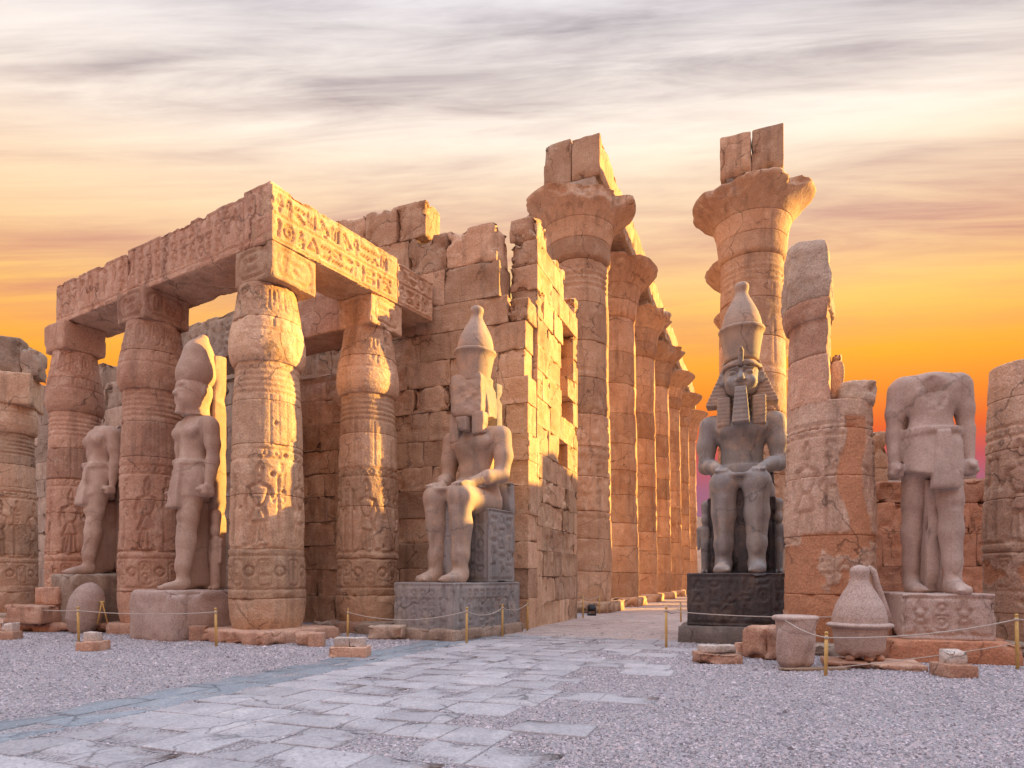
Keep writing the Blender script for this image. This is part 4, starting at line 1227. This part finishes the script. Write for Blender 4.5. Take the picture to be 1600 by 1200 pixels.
def seated_statue(pos, rot, baseh, lab, face=True, mat=GREYG, hatmat=GREYG, thrmat=BLACKG, basemat=BLACKG, bw=1.28, bd=1.62, plinth=None, worn=0.0, sc=1.0, beard_mat=None):
    r = thing('seated_statue', lab, 'statue', (pos[0], pos[1], 0), rot)
    z = baseh
    sculpt('body', (-1.3, -1.85, -.06), (1.3, 1.05, 4.95), .038, lambda P: seated_body(P, 2 if face else 6, worn), mat, r, (0, 0, z))
    sculpt('head', (-.62, -.55, 4.5), (.62, .85, 5.9), .021, lambda P: seated_head(P, face), mat, r, (0, 0, z))
    hd = r.children[-1] if False else bpy.data.objects[[c_.name for c_ in r.children if c_.name.startswith('head')][0]]
    hs = (1.20, 1.16, 1.08) if face else (1.14, 1.12, 1.05)
    hd.scale = hs; hd.location = (0, -.03, z - 4.65 * (hs[2] - 1))
    sculpt('headdress', (-1.0, -.35, 3.92), (1.0, .85, 5.9), .026, lambda P: seated_nemes(P, not face), hatmat, r, (0, -.02, z - 4.6 * .05))
    nm_ = [c_ for c_ in r.children if c_.name.startswith('headdress')][0]; nm_.scale = (1.06 if face else 1.0, 1.06, 1.05)
    if face:
        sculpt('beard', (-.3, -.62, 3.95), (.3, .05, 5.0), .024, lambda P: smax(bx(P, (0, -.30, 4.46), (.19, .15, .44), .04), np.abs(P[..., 0]) - (.115 + .075 * np.clip((4.9 - P[..., 2]) / .85, 0, 1)), .03) + .004 * np.sin(P[..., 2] * 60), mat, hd)
        sculpt('cobra', (-.16, -.62, 5.4), (.16, -.2, 6.0), .018, lambda P: smin(rc(P, (0, -.36, 5.52), (0, -.42, 5.80), .06, .075), rc(P, (0, -.44, 5.82), (0, -.50, 5.86), .05, .045), .04), mat, nm_)
    else:
        put('beard', block('beard', .17, .17, .20, .06, .03, .02, .05, 71), mat, r, (-.02, -.22, z + 4.42), .1)
        put('beard', block('beard', .09, .13, .12, .06, .03, .02, .05, 72), mat, r, (.02, -.12, z + 4.72), .1)
    crown_meshes(r, hatmat, (0 if face else .04, .14 if face else .20, z + (5.74 if face else 5.66)), 1.08 if face else 1.08, 0 if face else .05)
    # throne: block seat, low back, slab between the shins, small figures beside the legs
    carved_block('throne', .86, .70, 1.02, 81 if face else 82, thrmat, r, (0, .40, z + 1.02), 0, 'cols', .038)
    put('throne_back', block('throne_back', .86, .16, .46, .15, .05, .015, .08, 83), thrmat, r, (0, .98, z + 2.45))
    put('back_pillar', block('back_pillar', .42, .17, 1.5, .18, .05, .015, .06, 84), thrmat, r, (0, .98, z + 4.3))
    put('leg_slab', block('leg_slab', .20, .36, 1.12, .15, .03, .012, .03, 85), thrmat, r, (0, -.62, z + 1.12))
    # pedestal
    carved_block('pedestal', bw, bd, baseh / 2 - (plinth[2] / 2 if plinth else 0), 86 if face else 87, basemat, r, (0 if face else -.12, -.27, baseh / 2 + (plinth[2] / 2 if plinth else 0)), 0, 'cols' if face else 'frieze', .036, True, .03, .012, .05)
    if plinth:
        put('plinth', block('plinth', plinth[0], plinth[1], plinth[2] / 2 + .02, .2, .025, .008, .012, 88), plinth[3], r, (0, -.27, plinth[2] / 2 - .02))
    return r

SRr = math.atan2(-.367, .93)
sr = seated_statue((6.20, 17.30), SRr, 1.72, 'grey granite seated king with intact face and double crown on black carved pedestal', True, GREYG, WARMG, BLACKG, BLACKG, 1.22, 1.66, (1.42, 1.86, .42, DARKG))
def small_queen(P):
    d = smin(rc(P, (0, 0, .1), (0, 0, .85), .13, .16), el(P, (0, 0, 1.15), (.19, .12, .26)), .1)
    d = smin(d, rc(P, (-.2, 0, 1.28), (.2, 0, 1.28), .07, .07), .06)
    d = smin(d, el(P, (0, -.02, 1.55), (.14, .14, .18)), .05)
    for s in (-1, 1):
        d = smin(d, rc(P, (.23 * s, 0, 1.27), (.22 * s, -.02, .72), .06, .05), .03)
        d = smin(d, rc(P, (.08 * s, -.05, .05), (.08 * s, -.15, .04), .06, .05), .05)
    d = smin(d, rc(P, (0, .02, 1.68), (0, .02, 1.95), .12, .15), .04)
    return d + .01 * fbm(P, 5, 3, 2)
for s in (-1, 1):
    sculpt('queen_figure', (-.4, -.35, -.03), (.4, .35, 2.15), .03, small_queen, GREYG, sr, (s * .92, -.10, 1.72)).scale = (.85, .85, .95)
SLr = math.atan2(-.514, .857)
sl_ = seated_statue((-1.22, 18.1), SLr, 1.48, 'warm grey seated king with destroyed face and broken crown beside the ruined wall', False, WARMG, WARMG, COOLG, COOLG, 1.0, 1.62, None, .5)
# rough lower courses of that pedestal
put('plinth', block('plinth', 1.10, 1.72, .2, .12, .08, .05, .10, 89), SANDG, sl_, (-.16, -.27, .10))

def standing_body(P, seed=1, cut='neck', kilt=True, damage=0.0):
    z = P[..., 2]
    d = None
    for s, fy in ((1, -.42), (-1, .36)):                       # +x leg steps forward
        x = .27 * s
        leg = rc(P, (x, fy, .22), (x, fy + .02, .62), .155, .17)
        leg = smin(leg, rc(P, (x, fy + .05, .62), (x, fy * .8 + .05, 1.25), .18, .235), .1)
        leg = smin(leg, rc(P, (x, fy * .8 + .02, 1.25), (x, fy * .62, 1.86), .225, .235), .1)
        leg = smin(leg, el(P, (x, fy * .62 - .17, 1.88), (.14, .12, .17)), .05)
        leg = smin(leg, rc(P, (x, fy - .13, .5), (x, fy * .75 - .19, 1.6), .03, .04), .12)
        leg = smin(leg, rc(P, (x, fy * .62, 1.86), (x * .95, fy * .12 + .02, 2.95), .245, .32), .1)
        foot = smin(rc(P, (x, fy + .05, .16), (x * 1.06, fy - .42, .08), .17, .12), bx(P, (x * 1.04, fy - .28, .06), (.15, .34, .08), .06), .06)
        for i in range(5):
            tx = x * 1.04 + s * (-.115 + .058 * i)
            foot = smin(foot, rc(P, (tx, fy - .50, .06), (tx, fy - .66 + .03 * i, .055), .042, .036), .015)
        leg = smin(leg, foot, .08)
        d = leg if d is None else smin(d, leg, .03)
    tor = smin(el(P, (0, .04, 3.12), (.52, .36, .45)), el(P, (0, .06, 3.55), (.40, .31, .50)), .2)
    tor = smin(tor, el(P, (0, .08, 4.05), (.58, .37, .48)), .2)
    for s in ((-1, 1) if cut != 'chest' else ()): tor = smin(tor, el(P, (.27 * s, -.20, 4.06), (.27, .13, .18)), .09)
    tor = smin(tor, rc(P, (-.54, .1, 4.28), (.54, .1, 4.28), .22, .22), .12)
    tor = smax(tor, -rc(P, (0, -.33, 3.42), (0, -.33, 3.43), .045, .045), .03)
    tor = smax(tor, -rc(P, (0, -.34, 3.5), (0, -.38, 4.0), .014, .018), .05)
    d = smin(d, tor, .12)
    if kilt:
        t = np.clip((3.3 - z) / 1.1, 0, 1)
        hx = .50 + .10 * t; hy = .35 + .14 * t
        q = np.hypot(P[..., 0] / hx, (P[..., 1] - (-.02 - .10 * t)) / hy)
        kl = (q - 1) * .36
        hem = 2.28 + .28 * np.abs(P[..., 0] - .12)
        kl = smax(smax(kl, z - 3.34, .03), hem - z, .03)
        d = smin(d, kl, .04)
        tf = np.clip((3.25 - z) / 1.1, 0, 1)
        flap = smax(np.abs(P[..., 0] - .10) - (.13 + .13 * tf), np.abs(P[..., 1] + .36 + .17 * tf) - .12, .02)
        flap = smax(smax(flap, z - 3.25, .02), 2.06 - z, .02)
        pl = .0025 * np.sin((P[..., 0] * np.sign(P[..., 0] - .1) * .8 + z) * 55) * (z > 2.2) * (z < 3.15)
        d = smin(d, flap, .015) + pl * (np.abs(P[..., 1]) < .6)
        belt = smax((np.hypot(P[..., 0] / .565, (P[..., 1] - .0) / .44) - 1) * .44, np.abs(z - 3.28) - .075, .015)
        d = smin(d, belt, .015)
    for s in (-1, 1):
        arm = rc(P, (.62 * s, .12, 4.22), (.67 * s, .14, 3.75), .215, .20)
        arm = smin(arm, rc(P, (.67 * s, .14, 3.75), (.70 * s, .14, 3.3), .19, .155), .08)
        arm = smin(arm, rc(P, (.70 * s, .13, 3.3), (.71 * s, .04, 2.72), .17, .12), .08)
        fist = bx(P, (.71 * s, -.03, 2.52), (.135, .17, .16), .09)
        for i in range(4):
            fist = smin(fist, rc(P, (.71 * s - .10 * s, -.14 + .075 * i, 2.42), (.71 * s + .10 * s, -.16 + .075 * i, 2.46), .05, .052), .012)
        fist = smin(fist, rc(P, (.71 * s - .06 * s, -.16, 2.62), (.71 * s + .02 * s, -.22, 2.46), .05, .042), .02)
        fist = smin(fist, rc(P, (.71 * s, -.27, 2.53), (.71 * s, -.15, 2.53), .065, .065), .015)
        d = smin(d, smin(arm, fist, .05), .05)
    if cut == 'neck':
        n_ = fbm(P, 2.6, seed, 4)
        d = smin(d, rc(P, (0, .1, 4.3), (0, .1, 4.56), .26, .22), .1)
        d = smax(d, z - 4.55 + .10 * n_, .03)
    elif cut == 'chest':
        n_ = fbm(P, 3.0, seed, 4)
        d = smax(d, z - 4.52 + .08 * n_, .03)
        hole = el(P, (-.02, -.46, 4.16), (.44, .34, .56)) + .12 * n_ + .05 * fbm(P, 9.0, seed, 3)
        d = smax(d, -hole, .03)
    else:
        d = smin(d, rc(P, (0, .1, 4.3), (0, .06, 4.8), .22, .2), .12)
    return d + .012 * fbm(P, 2.4, seed, 3) + damage * .06 * sstep(fbm(P, 1.4, seed + 5, 3), .1, .4)

def standing_statue(pos, z0, rot, lab, cut, mat, sc=1.0, seed=1, kilt=True, damage=0.0, pillar_top=4.6, name='standing_statue'):
    r = thing(name, lab, 'statue', (pos[0], pos[1], 0), rot)
    b = sculpt('body', (-1.15, -1.25, -.05), (1.15, .75, 5.0), .037, lambda P: standing_body(P, seed, cut, kilt, damage), mat, r, (0, 0, z0))
    b.scale = (sc, sc, sc)
    p = put('back_pillar', block('back_pillar', .36 * sc, .17 * sc, pillar_top / 2 * sc, .15, .04, .015, .06, seed), mat, r, (0, .58 * sc, z0 + pillar_top / 2 * sc))
    put('leg_slab', block('leg_slab', .12 * sc, .36 * sc, 1.15 * sc, .15, .03, .015, .04, seed + 1), mat, r, (-.02, .16 * sc, z0 + 1.15 * sc))
    return r

PR = math.atan2(-.545, .839)
# crowned statue between two columns
s2 = standing_statue((-8.72, 17.45), 1.28, PR, 'pale granite standing king in tall white crown on a big square pedestal', 'none', TANG, 1.045, 5, True, .4, 6.2)
def s2_head(P):
    d = smin(el(P, (0, .04, 5.14), (.375, .41, .46)), el(P, (0, -.05, 4.88), (.31, .31, .26)), .1)
    d = smin(d, rc(P, (0, -.28, 4.75), (0, -.30, 4.52), .08, .09), .06)
    d = smin(d, rc(P, (0, .1, 4.9), (0, .1, 4.52), .27, .30), .1)
    d = smin(d, rc(P, (0, -.30, 5.2), (0, -.40, 5.02), .04, .065), .04)
    for s in (-1, 1):
        d = smax(d, -el(P, (.14 * s, -.37, 5.20), (.11, .09, .055)), .04)
        d = smin(d, el(P, (.14 * s, -.27, 5.19), (.08, .06, .035)), .02)
        d = smin(d, el(P, (.38 * s, .05, 5.12), (.06, .06, .14)), .03)
    d = smin(d, rc(P, (-.09, -.32, 4.9), (.09, -.32, 4.9), .04, .04), .03)
    return d + .02 * fbm(P, 3, 4, 3)
h = sculpt('head', (-.55, -.6, 4.5), (.55, .6, 5.65), .028, s2_head, TANG, s2, (0, 0, 1.28)); h.scale = (1.22, 1.2, 1.045)
def s2_crown(P):
    d = smin(el(P, (0, .10, 5.58), (.395, .43, .46)), el(P, (0, .17, 5.98), (.335, .37, .60)), .2)
    d = smin(d, rc(P, (0, .24, 6.35), (0, .28, 6.62), .17, .12), .14)
    d = smax(d, 5.26 + .18 * P[..., 1] - P[..., 2], .04)
    return d + .015 * fbm(P, 2.5, 8, 3)
h = sculpt('white_crown', (-.6, -.5, 5.0), (.6, .8, 6.9), .03, s2_crown, TANG, s2, (0, -.02, 1.28)); h.scale = (1.22, 1.2, 1.045)
put('queen_figure', sculpt('tmp', (-.4, -.35, -.03), (.4, .35, 2.15), .03, small_queen, TANG, None).data, None, s2, (.42, .42, 1.28)).scale = (1.05, .9, 1.05)
bpy.data.objects.remove(bpy.data.objects['tmp'], do_unlink=True)
put('pedestal', block('pedestal', .98, 1.12, .66, .08, .10, .045, .12, 95), PINKG, s2, (0, -.06, .62))

# headless statue with striding leg at the end of the row
s1 = standing_statue((-12.92, 20.05), 1.72, PR, 'headless standing statue with bare chest beside the egg-shaped boulder', 'neck', TANG, 1.02, 7, True, .6, 4.2)
put('pedestal', block('pedestal', .85, 1.0, .86, .12, .08, .05, .15, 96), SANDG, s1, (0, -.02, .86))

# headless statue on carved pedestal, right
S3r = math.atan2(-.30, .954)
s3 = standing_statue((8.62, 13.15), 1.30, S3r, 'headless granite statue in pleated kilt on carved pedestal between two broken columns', 'chest', ROSEG, 1.0, 9, True, .0, 3.9)
[setattr(c_, 'scale', (.93, 1, 1)) for c_ in s3.children if c_.name.startswith('body')]
carved_block('pedestal', .78, .86, .45, 97, PINKG, s3, (0, -.12, .85), 0, 'frieze', .028)
put('plinth', block('plinth', 1.08, 1.16, .22, .15, .03, .012, .05, 98), RED, s3, (0.02, -.12, .20))
bc_ = Canvas(.3, .5, .02)
for i, (gx, gy) in enumerate(((.0, .26), (.14, .26), (.02, .02), (.14, .02))):
    bc_.shape(GLYPHS[[0, 1, 6, 5][i]][1], gx, gy, .12, .2, .016, .02)

# ------------------------------------------------------------------ fragments on the ground
def at(x, y):
    return ground(x, y)
# crown fragment
cf = thing('crown_fragment', 'speckled granite crown fragment with knob, standing upright on low slab', 'fragment', (6.38, 11.75, 0), -.35)
zz = np.linspace(.16, .72, 26)
put('lower_crown', lathe('lower_crown', zz, lambda T, Z: np.interp(Z, [.16, .22, .4, .68, .72], [.30, .40, .425, .455, .44]) + .02 * fbm(np.stack([np.cos(T), np.sin(T), Z], -1), 2.5, 4, 3) - .10 * sstep(-Z, -.30, -.16) * (fbm(np.stack([np.cos(T), np.sin(T), Z], -1), 2.2, 1, 3) > .0), 64), PINKG, cf)
zz = np.linspace(.69, .79, 9)
put('rim', lathe('rim', zz, lambda T, Z: .43 + .125 * np.sqrt(np.clip(1 - ((Z - .74) / .051) ** 2, 0, 1)) + .012 * fbm(np.stack([np.cos(T), np.sin(T), Z], -1), 3, 4, 2), 64), PINKG, cf)
zz = np.linspace(.76, 1.84, 50)
put('upper_crown', lathe('upper_crown', zz, lambda T, Z: np.interp(Z, [.76, .9, 1.1, 1.3, 1.45, 1.55, 1.6, 1.66, 1.74, 1.80, 1.83, 1.84], [.46, .455, .40, .295, .205, .155, .145, .155, .165, .13, .07, .01]) + .010 * fbm(np.stack([np.cos(T), np.sin(T), Z], -1), 2.5, 6, 3), 64), PINKG, cf)
put('back_strap', tube('back_strap', [(.16, .12, 1.80), (.25, .14, 1.72), (.30, .15, 1.5), (.40, .16, 1.15), (.50, .18, .80)], [.05, .06, .06, .07, .08], 8), PINKG, cf)
fs = thing('base_slab', 'flat reddish slab under the speckled crown fragment', 'slab', (6.42, 11.62, 0), -.35)
put('slab_half', block('slab_half', .36, .5, .06, .12, .02, .012, .04, 201), SANDP, fs, (-.35, 0, .05))
put('slab_half', block('slab_half', .42, .5, .055, .12, .02, .012, .04, 202), SANDP, fs, (.45, .02, .045))
for i, (x, y) in enumerate(((-.28, -.20), (.02, -.26), (.27, -.18), (.0, .22))):
    o = put('support_cobble', lathe('support_cobble', np.linspace(.095, .205, 8), lambda T, Z: .02 + .062 * np.sqrt(np.clip(1 - ((Z - .15) / .056) ** 2, 0, 1)), 14), SANDP, None, (6.38 + x, 11.75 + y, 0))
    tag(o, 'small round cobble propping up the speckled crown fragment', 'stone', 'cobbles under the crown fragment')
# stump fragment
st_ = thing('stump_fragment', 'rough bucket-shaped granite stump beside the speckled crown fragment', 'fragment', (5.06, 11.45, 0), .2)
zz = np.linspace(.02, .90, 40)
put('stump', lathe('stump', zz, lambda T, Z: np.interp(Z, [.02, .1, .5, .8, .86, .90], [.25, .30, .35, .375, .385, .36]) + .05 * fbm(np.stack([np.cos(T), np.sin(T), Z], -1), 1.8, 3, 4) - .08 * sstep(fbm(np.stack([np.cos(T), np.sin(T), Z], -1), 1.3, 8, 3), .1, .4), 60), PINKG, st_)
put('rim', lathe('rim', np.linspace(.84, .93, 8), lambda T, Z: .34 + .055 * np.sqrt(np.clip(1 - ((Z - .885) / .046) ** 2, 0, 1)) + .03 * fbm(np.stack([np.cos(T), np.sin(T), Z], -1), 2.5, 5, 3), 60), PINKG, st_)
o = put('wooden_plank', block('wooden_plank', .62, .10, .025, .1, .01, .004, .01, 205), plain('grey_wood', (.32, .22, .15), .8), None, (5.25, 11.10, .022), .12)
tag(o, 'thin wooden plank lying on gravel before the granite stump', 'plank')

def rock(name, hx, hy, hz, pos, rot, seed, mat, lab, rough=.08, chip=.2, bev=.2, cat='rock', z=None, group=None):
    o = put(name, block(name, hx, hy, hz, .07, bev, rough, chip, seed), mat, None, (pos[0], pos[1], hz * .92 if z is None else z), rot)
    return tag(o, lab, cat, group)
rock('boulder', .42, .40, .34, (5.15, 12.8), .3, 211, SANDP, 'rounded brown boulder between black pedestal and granite stump', .05, .12, .24)
# egg-shaped granite fragment
eg = thing('egg_boulder', 'egg-shaped speckled granite boulder standing on end before the headless bare-chested statue', 'rock', (-12.55, 18.6, 0), 0)
zz = np.linspace(.0, 1.5, 40)
o = put('boulder', lathe('boulder', zz, lambda T, Z: np.interp(Z, [0, .1, .35, .7, 1.0, 1.25, 1.4, 1.47, 1.5], [.24, .32, .43, .47, .44, .35, .23, .12, .01]) + .02 * fbm(np.stack([np.cos(T), np.sin(T), Z], -1), 1.8, 3, 3), 56), PINKG, eg)
o.rotation_euler = (R(-4), R(11), 0)
for i, (dx, ht) in enumerate(((0, 0),)):
    af = thing('post_trestle', 'small yellow wooden trestle leaning by the egg-shaped boulder', 'trestle', (-11.85, 18.5, 0), .3)
    put('leg', tube('leg', [(-.12, 0, .26), (.0, 0, .92)], .022, 6), WOOD, af)
    put('leg', tube('leg', [(.12, .1, .26), (.0, 0, .92)], .022, 6), WOOD, af)
    put('cap', tube('cap', [(-.06, 0, .90), (.06, .02, .91)], .03, 6), WOOD, af)
# low platform and blocks at the left
pf = thing('low_platform', 'long low reddish stone platform under the portico edge, left of the crowned statue', 'platform', (0, 0, 0))
wall(pf, (-17.9, 19.75), (.985, -.17), [-.04, .27], 0, 6.6, lambda s: .27, 2.0, 31, SANDP, 1.4, 2.2, res=.15)
def stone_thing(x0, x1, yb, hz, hy, rot, seed, mat, lab, z=None, rough=.02, chip=.06, group=None, name='stone_block', bev=.03):
    gx, gy = ground((x0 + x1) / 2, yb)
    hx = (x1 - x0) / F * gy / 2
    return rock(name, hx, hy, hz, (gx, gy + hy), rot, seed, mat, lab, rough, chip, bev, 'block', z, group)
o = rock('stone_block', .72, .5, .27, (-14.35, 19.35), -.25, 221, SANDP, 'lower of two rough reddish blocks stacked on the low platform', .04, .12, .05, 'block', .27 + .25)
o = rock('stone_block', .45, .42, .27, (-13.95, 19.7), -.25, 222, SANDP, 'upper of two rough reddish blocks stacked on the low platform', .04, .1, .05, 'block', .27 + .52 + .26)
# plinth slabs under the corner column and its neighbour
rock('plinth_slab', 1.35, 1.25, .17, (-6.35, 16.75), FRONT_ROT, 231, SANDP, 'square plinth slab under the sunlit corner column', .03, .1, .06, 'slab', .14)
rock('plinth_slab', 1.25, 1.15, .17, (-4.35, 19.6), FRONT_ROT, 232, SANDG, 'square plinth slab under the column beside the seated statue with destroyed face', .03, .1, .06, 'slab', .14)
rock('rock', .26, .24, .17, (-4.95, 15.3), .2, 233, SANDP, 'rounded lump of stone against the corner column plinth', .05, .1, .12, 'rock')
stone_thing(480, 505, 1011, .17, .13, .1, 234, SANDP, 'small upright block beside the corner column plinth')
rock('rough_block', .5, .35, .19, (-3.25, 16.9), -.2, 235, SANDG, 'rough grey block before the column beside the seated statue with destroyed face', .04, .12, .08, 'block')
# block groups (stone boxes for lamps)
def lamp_blocks(x0, x1, yb, tops, seed, lab, rot=0.0, mat=SANDP, h=.11):
    gx, gy = ground((x0 + x1) / 2, yb)
    hx = (x1 - x0) / F * gy / 2
    rock('base_block', hx, .24, h, (gx, gy + .24), rot, seed, mat, lab[0], .012, .04, .02, 'block')
    for i, (fx, w, hh) in enumerate(tops):
        ca_, sa_ = math.cos(rot), math.sin(rot)
        ox = fx * hx
        rock('pale_block', w * hx, .15, hh, (gx + ca_ * ox, gy + .24 + sa_ * ox), rot + .05 * i, seed + 1 + i, PALE, lab[1 + i], .012, .04, .02, 'block', h * 1.85 + hh * .92)
lamp_blocks(513, 572, 1028, [(-.38, .42, .10), (.42, .42, .10)], 241, ('flat reddish block by the path edge carrying two pale blocks', 'pale block on flat reddish block by the path edge, nearer the corner column', 'pale block on flat reddish block by the path edge, nearer the slab path'), .0)
lamp_blocks(116, 152, 1018, [(.1, .62, .11)], 245, ('small reddish block on gravel before the egg-shaped boulder', 'pale block on small reddish block before the egg-shaped boulder'), .1)
lamp_blocks(1092, 1161, 1038, [(-.45, .36, .07), (.32, .46, .07)], 248, ('flat dark reddish block on gravel before the black pedestal', 'smaller pale block on flat dark block before the black pedestal', 'larger pale block on flat dark block before the black pedestal'), 0)
stone_thing(1151, 1173, 1026, .15, .13, .05, 252, SANDP, 'small upright sandstone block beside the two pale blocks at the black pedestal')
lamp_blocks(1482, 1530, 1060, [(0, .58, .12)], 254, ('small reddish block on gravel before the carved statue pedestal', 'pale block on small reddish block before the carved statue pedestal'), .05)
lamp_blocks(-12, 18, 1000, [(.1, .6, .12)], 257, ('small reddish block on gravel before the weathered pale column', 'pale block on small reddish block before the weathered pale column'), .1)
rock('stone_block', .2, .16, .2, (-8.0, 16.35), .1, 259, SANDP, 'small dark block between square pedestal and corner column', .02, .05, .03, 'block')
rock('stone_block', .17, .2, .17, (7.55, 13.2), .1, 260, SANDP, 'upper small block stacked in shade beside the headless statue plinth', .015, .04, .03, 'block', .48)
rock('stone_block', .24, .22, .17, (7.52, 13.2), .05, 261, SANDP, 'lower small block stacked in shade beside the headless statue plinth', .015, .04, .03, 'block')
rock('plinth_slab', 1.2, 1.15, .13, (7.03, 14.2), .05, 262, SANDG, 'plinth slab under the broken column patched with orange plaster', .03, .1, .06, 'slab', .10)
rock('plinth_slab', 1.35, 1.15, .15, (11.45, 13.95), .03, 263, SANDG, 'plinth slab under the flat-topped broken column', .03, .1, .06, 'slab', .12)
# scaffold poles by the left edge
sc_ = thing('scaffold', 'dark red iron scaffold poles standing between the far-left columns', 'scaffold', (-17.4, 24.6, 0), .2)
for x in (-.25, .45):
    put('pole', tube('pole', [(x, 0, 0), (x, .03, 5.2)], .035, 6), IRON, sc_)
for z in (1.6, 2.9, 4.9):
    put('crossbar', tube('crossbar', [(-.35, 0, z), (.6, .0, z + .02)], .028, 6), IRON, sc_)

# ------------------------------------------------------------------ posts and ropes
posts = {}
def post(k, x, yt, yb, lab, two=False):
    gx, gy = ground(x, yb)
    h = (yb - yt) / F * gy
    r = thing('barrier_post', lab, 'post', (gx, gy, 0), 0, 'rope barrier posts')
    rn = random.Random(x)
    tilt = rn.uniform(-.02, .02)
    put('shaft', tube('shaft', [(0, 0, -.02), (tilt * .3, 0, h * .33), (tilt * .5, 0, h * .34), (tilt, 0, h)], [.030, .028, .032, .026], 10), WOOD, r)
    put('cap', tube('cap', [(tilt, 0, h - .005), (tilt, 0, h + .035)], [.034, .022], 10), WOOD, r)
    put('rope_ring', tube('rope_ring', [(tilt, 0, h - .085), (tilt, 0, h - .045)], [.036, .036], 10), ROPE, r)
    posts[k] = Vector((gx + tilt, gy, h - .065))
post('a', 123, 950, 1003, 'wooden barrier post before the egg-shaped boulder')
post('b', 338, 952, 1010, 'wooden barrier post at the corner of the square pedestal')
post('c', 543, 953, 1000, 'wooden barrier post behind the two pale blocks by the path edge')
post('d', 729, 951, 1006, 'wooden barrier post at the near corner of the frieze-carved pedestal')
post('e', 785, 946, 996, 'wooden barrier post beside the long side of the frieze-carved pedestal')
post('f', 824, 940, 986, 'wooden barrier post at the foot of the ruined wall corner')
post('g', 911, 931, 966, 'wooden barrier post by the street, at the far end of the ruined wall')
post('h', 937, 929, 960, 'wooden barrier post beside the first tall colonnade column')
post('i', 1041, 950, 1012, 'wooden barrier post where the street passes the black pedestal')
post('j', 1064, 942, 972, 'wooden barrier post behind the black pedestal in the street')
post('k', 1290, 990, 1056, 'wooden barrier post between granite stump and speckled crown fragment')
post('l', 1590, 962, 1046, 'wooden barrier post before the flat-topped broken column')
post('m', 25, 945, 976, 'wooden barrier post before the weathered pale column, next to its twin')
post('n', 36, 947, 976, 'wooden barrier post between weathered pale column and stacked reddish blocks')
def rope(p, q, sag, lab, r=.011):
    pts = [p + (q - p) * (i / 14) - Vector((0, 0, 4 * sag * (i / 14) * (1 - i / 14))) for i in range(15)]
    o = put('rope', tube('rope', pts, r, 6), ROPE)
    tag(o, lab, 'rope', 'barrier ropes')
rope(posts['a'], posts['b'], .07, 'taut barrier rope passing the egg-shaped boulder and square pedestal')
rope(posts['c'], posts['d'], .20, 'sagging barrier rope across the front of the frieze-carved pedestal')
rope(posts['d'], posts['e'], .14, 'short sagging barrier rope along the side of the frieze-carved pedestal')
rope(posts['e'], posts['f'], .12, 'short sagging barrier rope at the foot of the ruined wall')
rope(posts['g'], posts['h'], .10, 'short barrier rope beside the first tall colonnade column')
stp = Vector((4.78, 11.2, .86))
rope(posts['i'], Vector((7.0, 13.2, .80)), .06, 'barrier rope crossing the front of the black carved pedestal')
rope(stp, posts['k'], .05, 'barrier rope slanting down from the granite stump')
rope(posts['k'], posts['l'], .10, 'long barrier rope before the crown fragment and the headless statue pedestal')
rope(posts['l'], Vector((11.6, 11.6, .80)), .03, 'barrier rope leading right before the flat-topped broken column')
lo_ = Vector((0, 0, -.42))
rope(posts['k'] + Vector((.03, 0, -.5)), posts['l'] + lo_, .03, 'low second barrier rope before the headless statue plinth', .008)
rope(posts['m'], posts['a'] + Vector((0, 0, 0)), .05, 'barrier rope running past the low platform to the egg-shaped boulder')
rope(posts['n'] + Vector((0, 0, 0)), posts['n'] + Vector((1.6, .3, .02)), .03, 'short barrier rope at the stacked reddish blocks')
rope(posts['i'], posts['j'], .16, 'sagging barrier rope along the street side of the black pedestal')
# floodlight by the colonnade
fl = thing('floodlight', 'small dark floodlight on the street by the first tall colonnade column', 'floodlight', (3.35, 26.9, 0), .3)
put('stand', block('stand', .16, .12, .05, .1, .02, .002, 0, 1), DARKM, fl, (0, 0, .05))
put('bracket', tube('bracket', [(-.17, 0, .08), (-.17, 0, .34)], .02, 6), DARKM, fl)
put('bracket', tube('bracket', [(.17, 0, .08), (.17, 0, .34)], .02, 6), DARKM, fl)
o = put('lamp_housing', block('lamp_housing', .15, .12, .12, .1, .03, .002, 0, 2), DARKM, fl, (0, 0, .34)); o.rotation_euler = (R(-30), 0, 0)
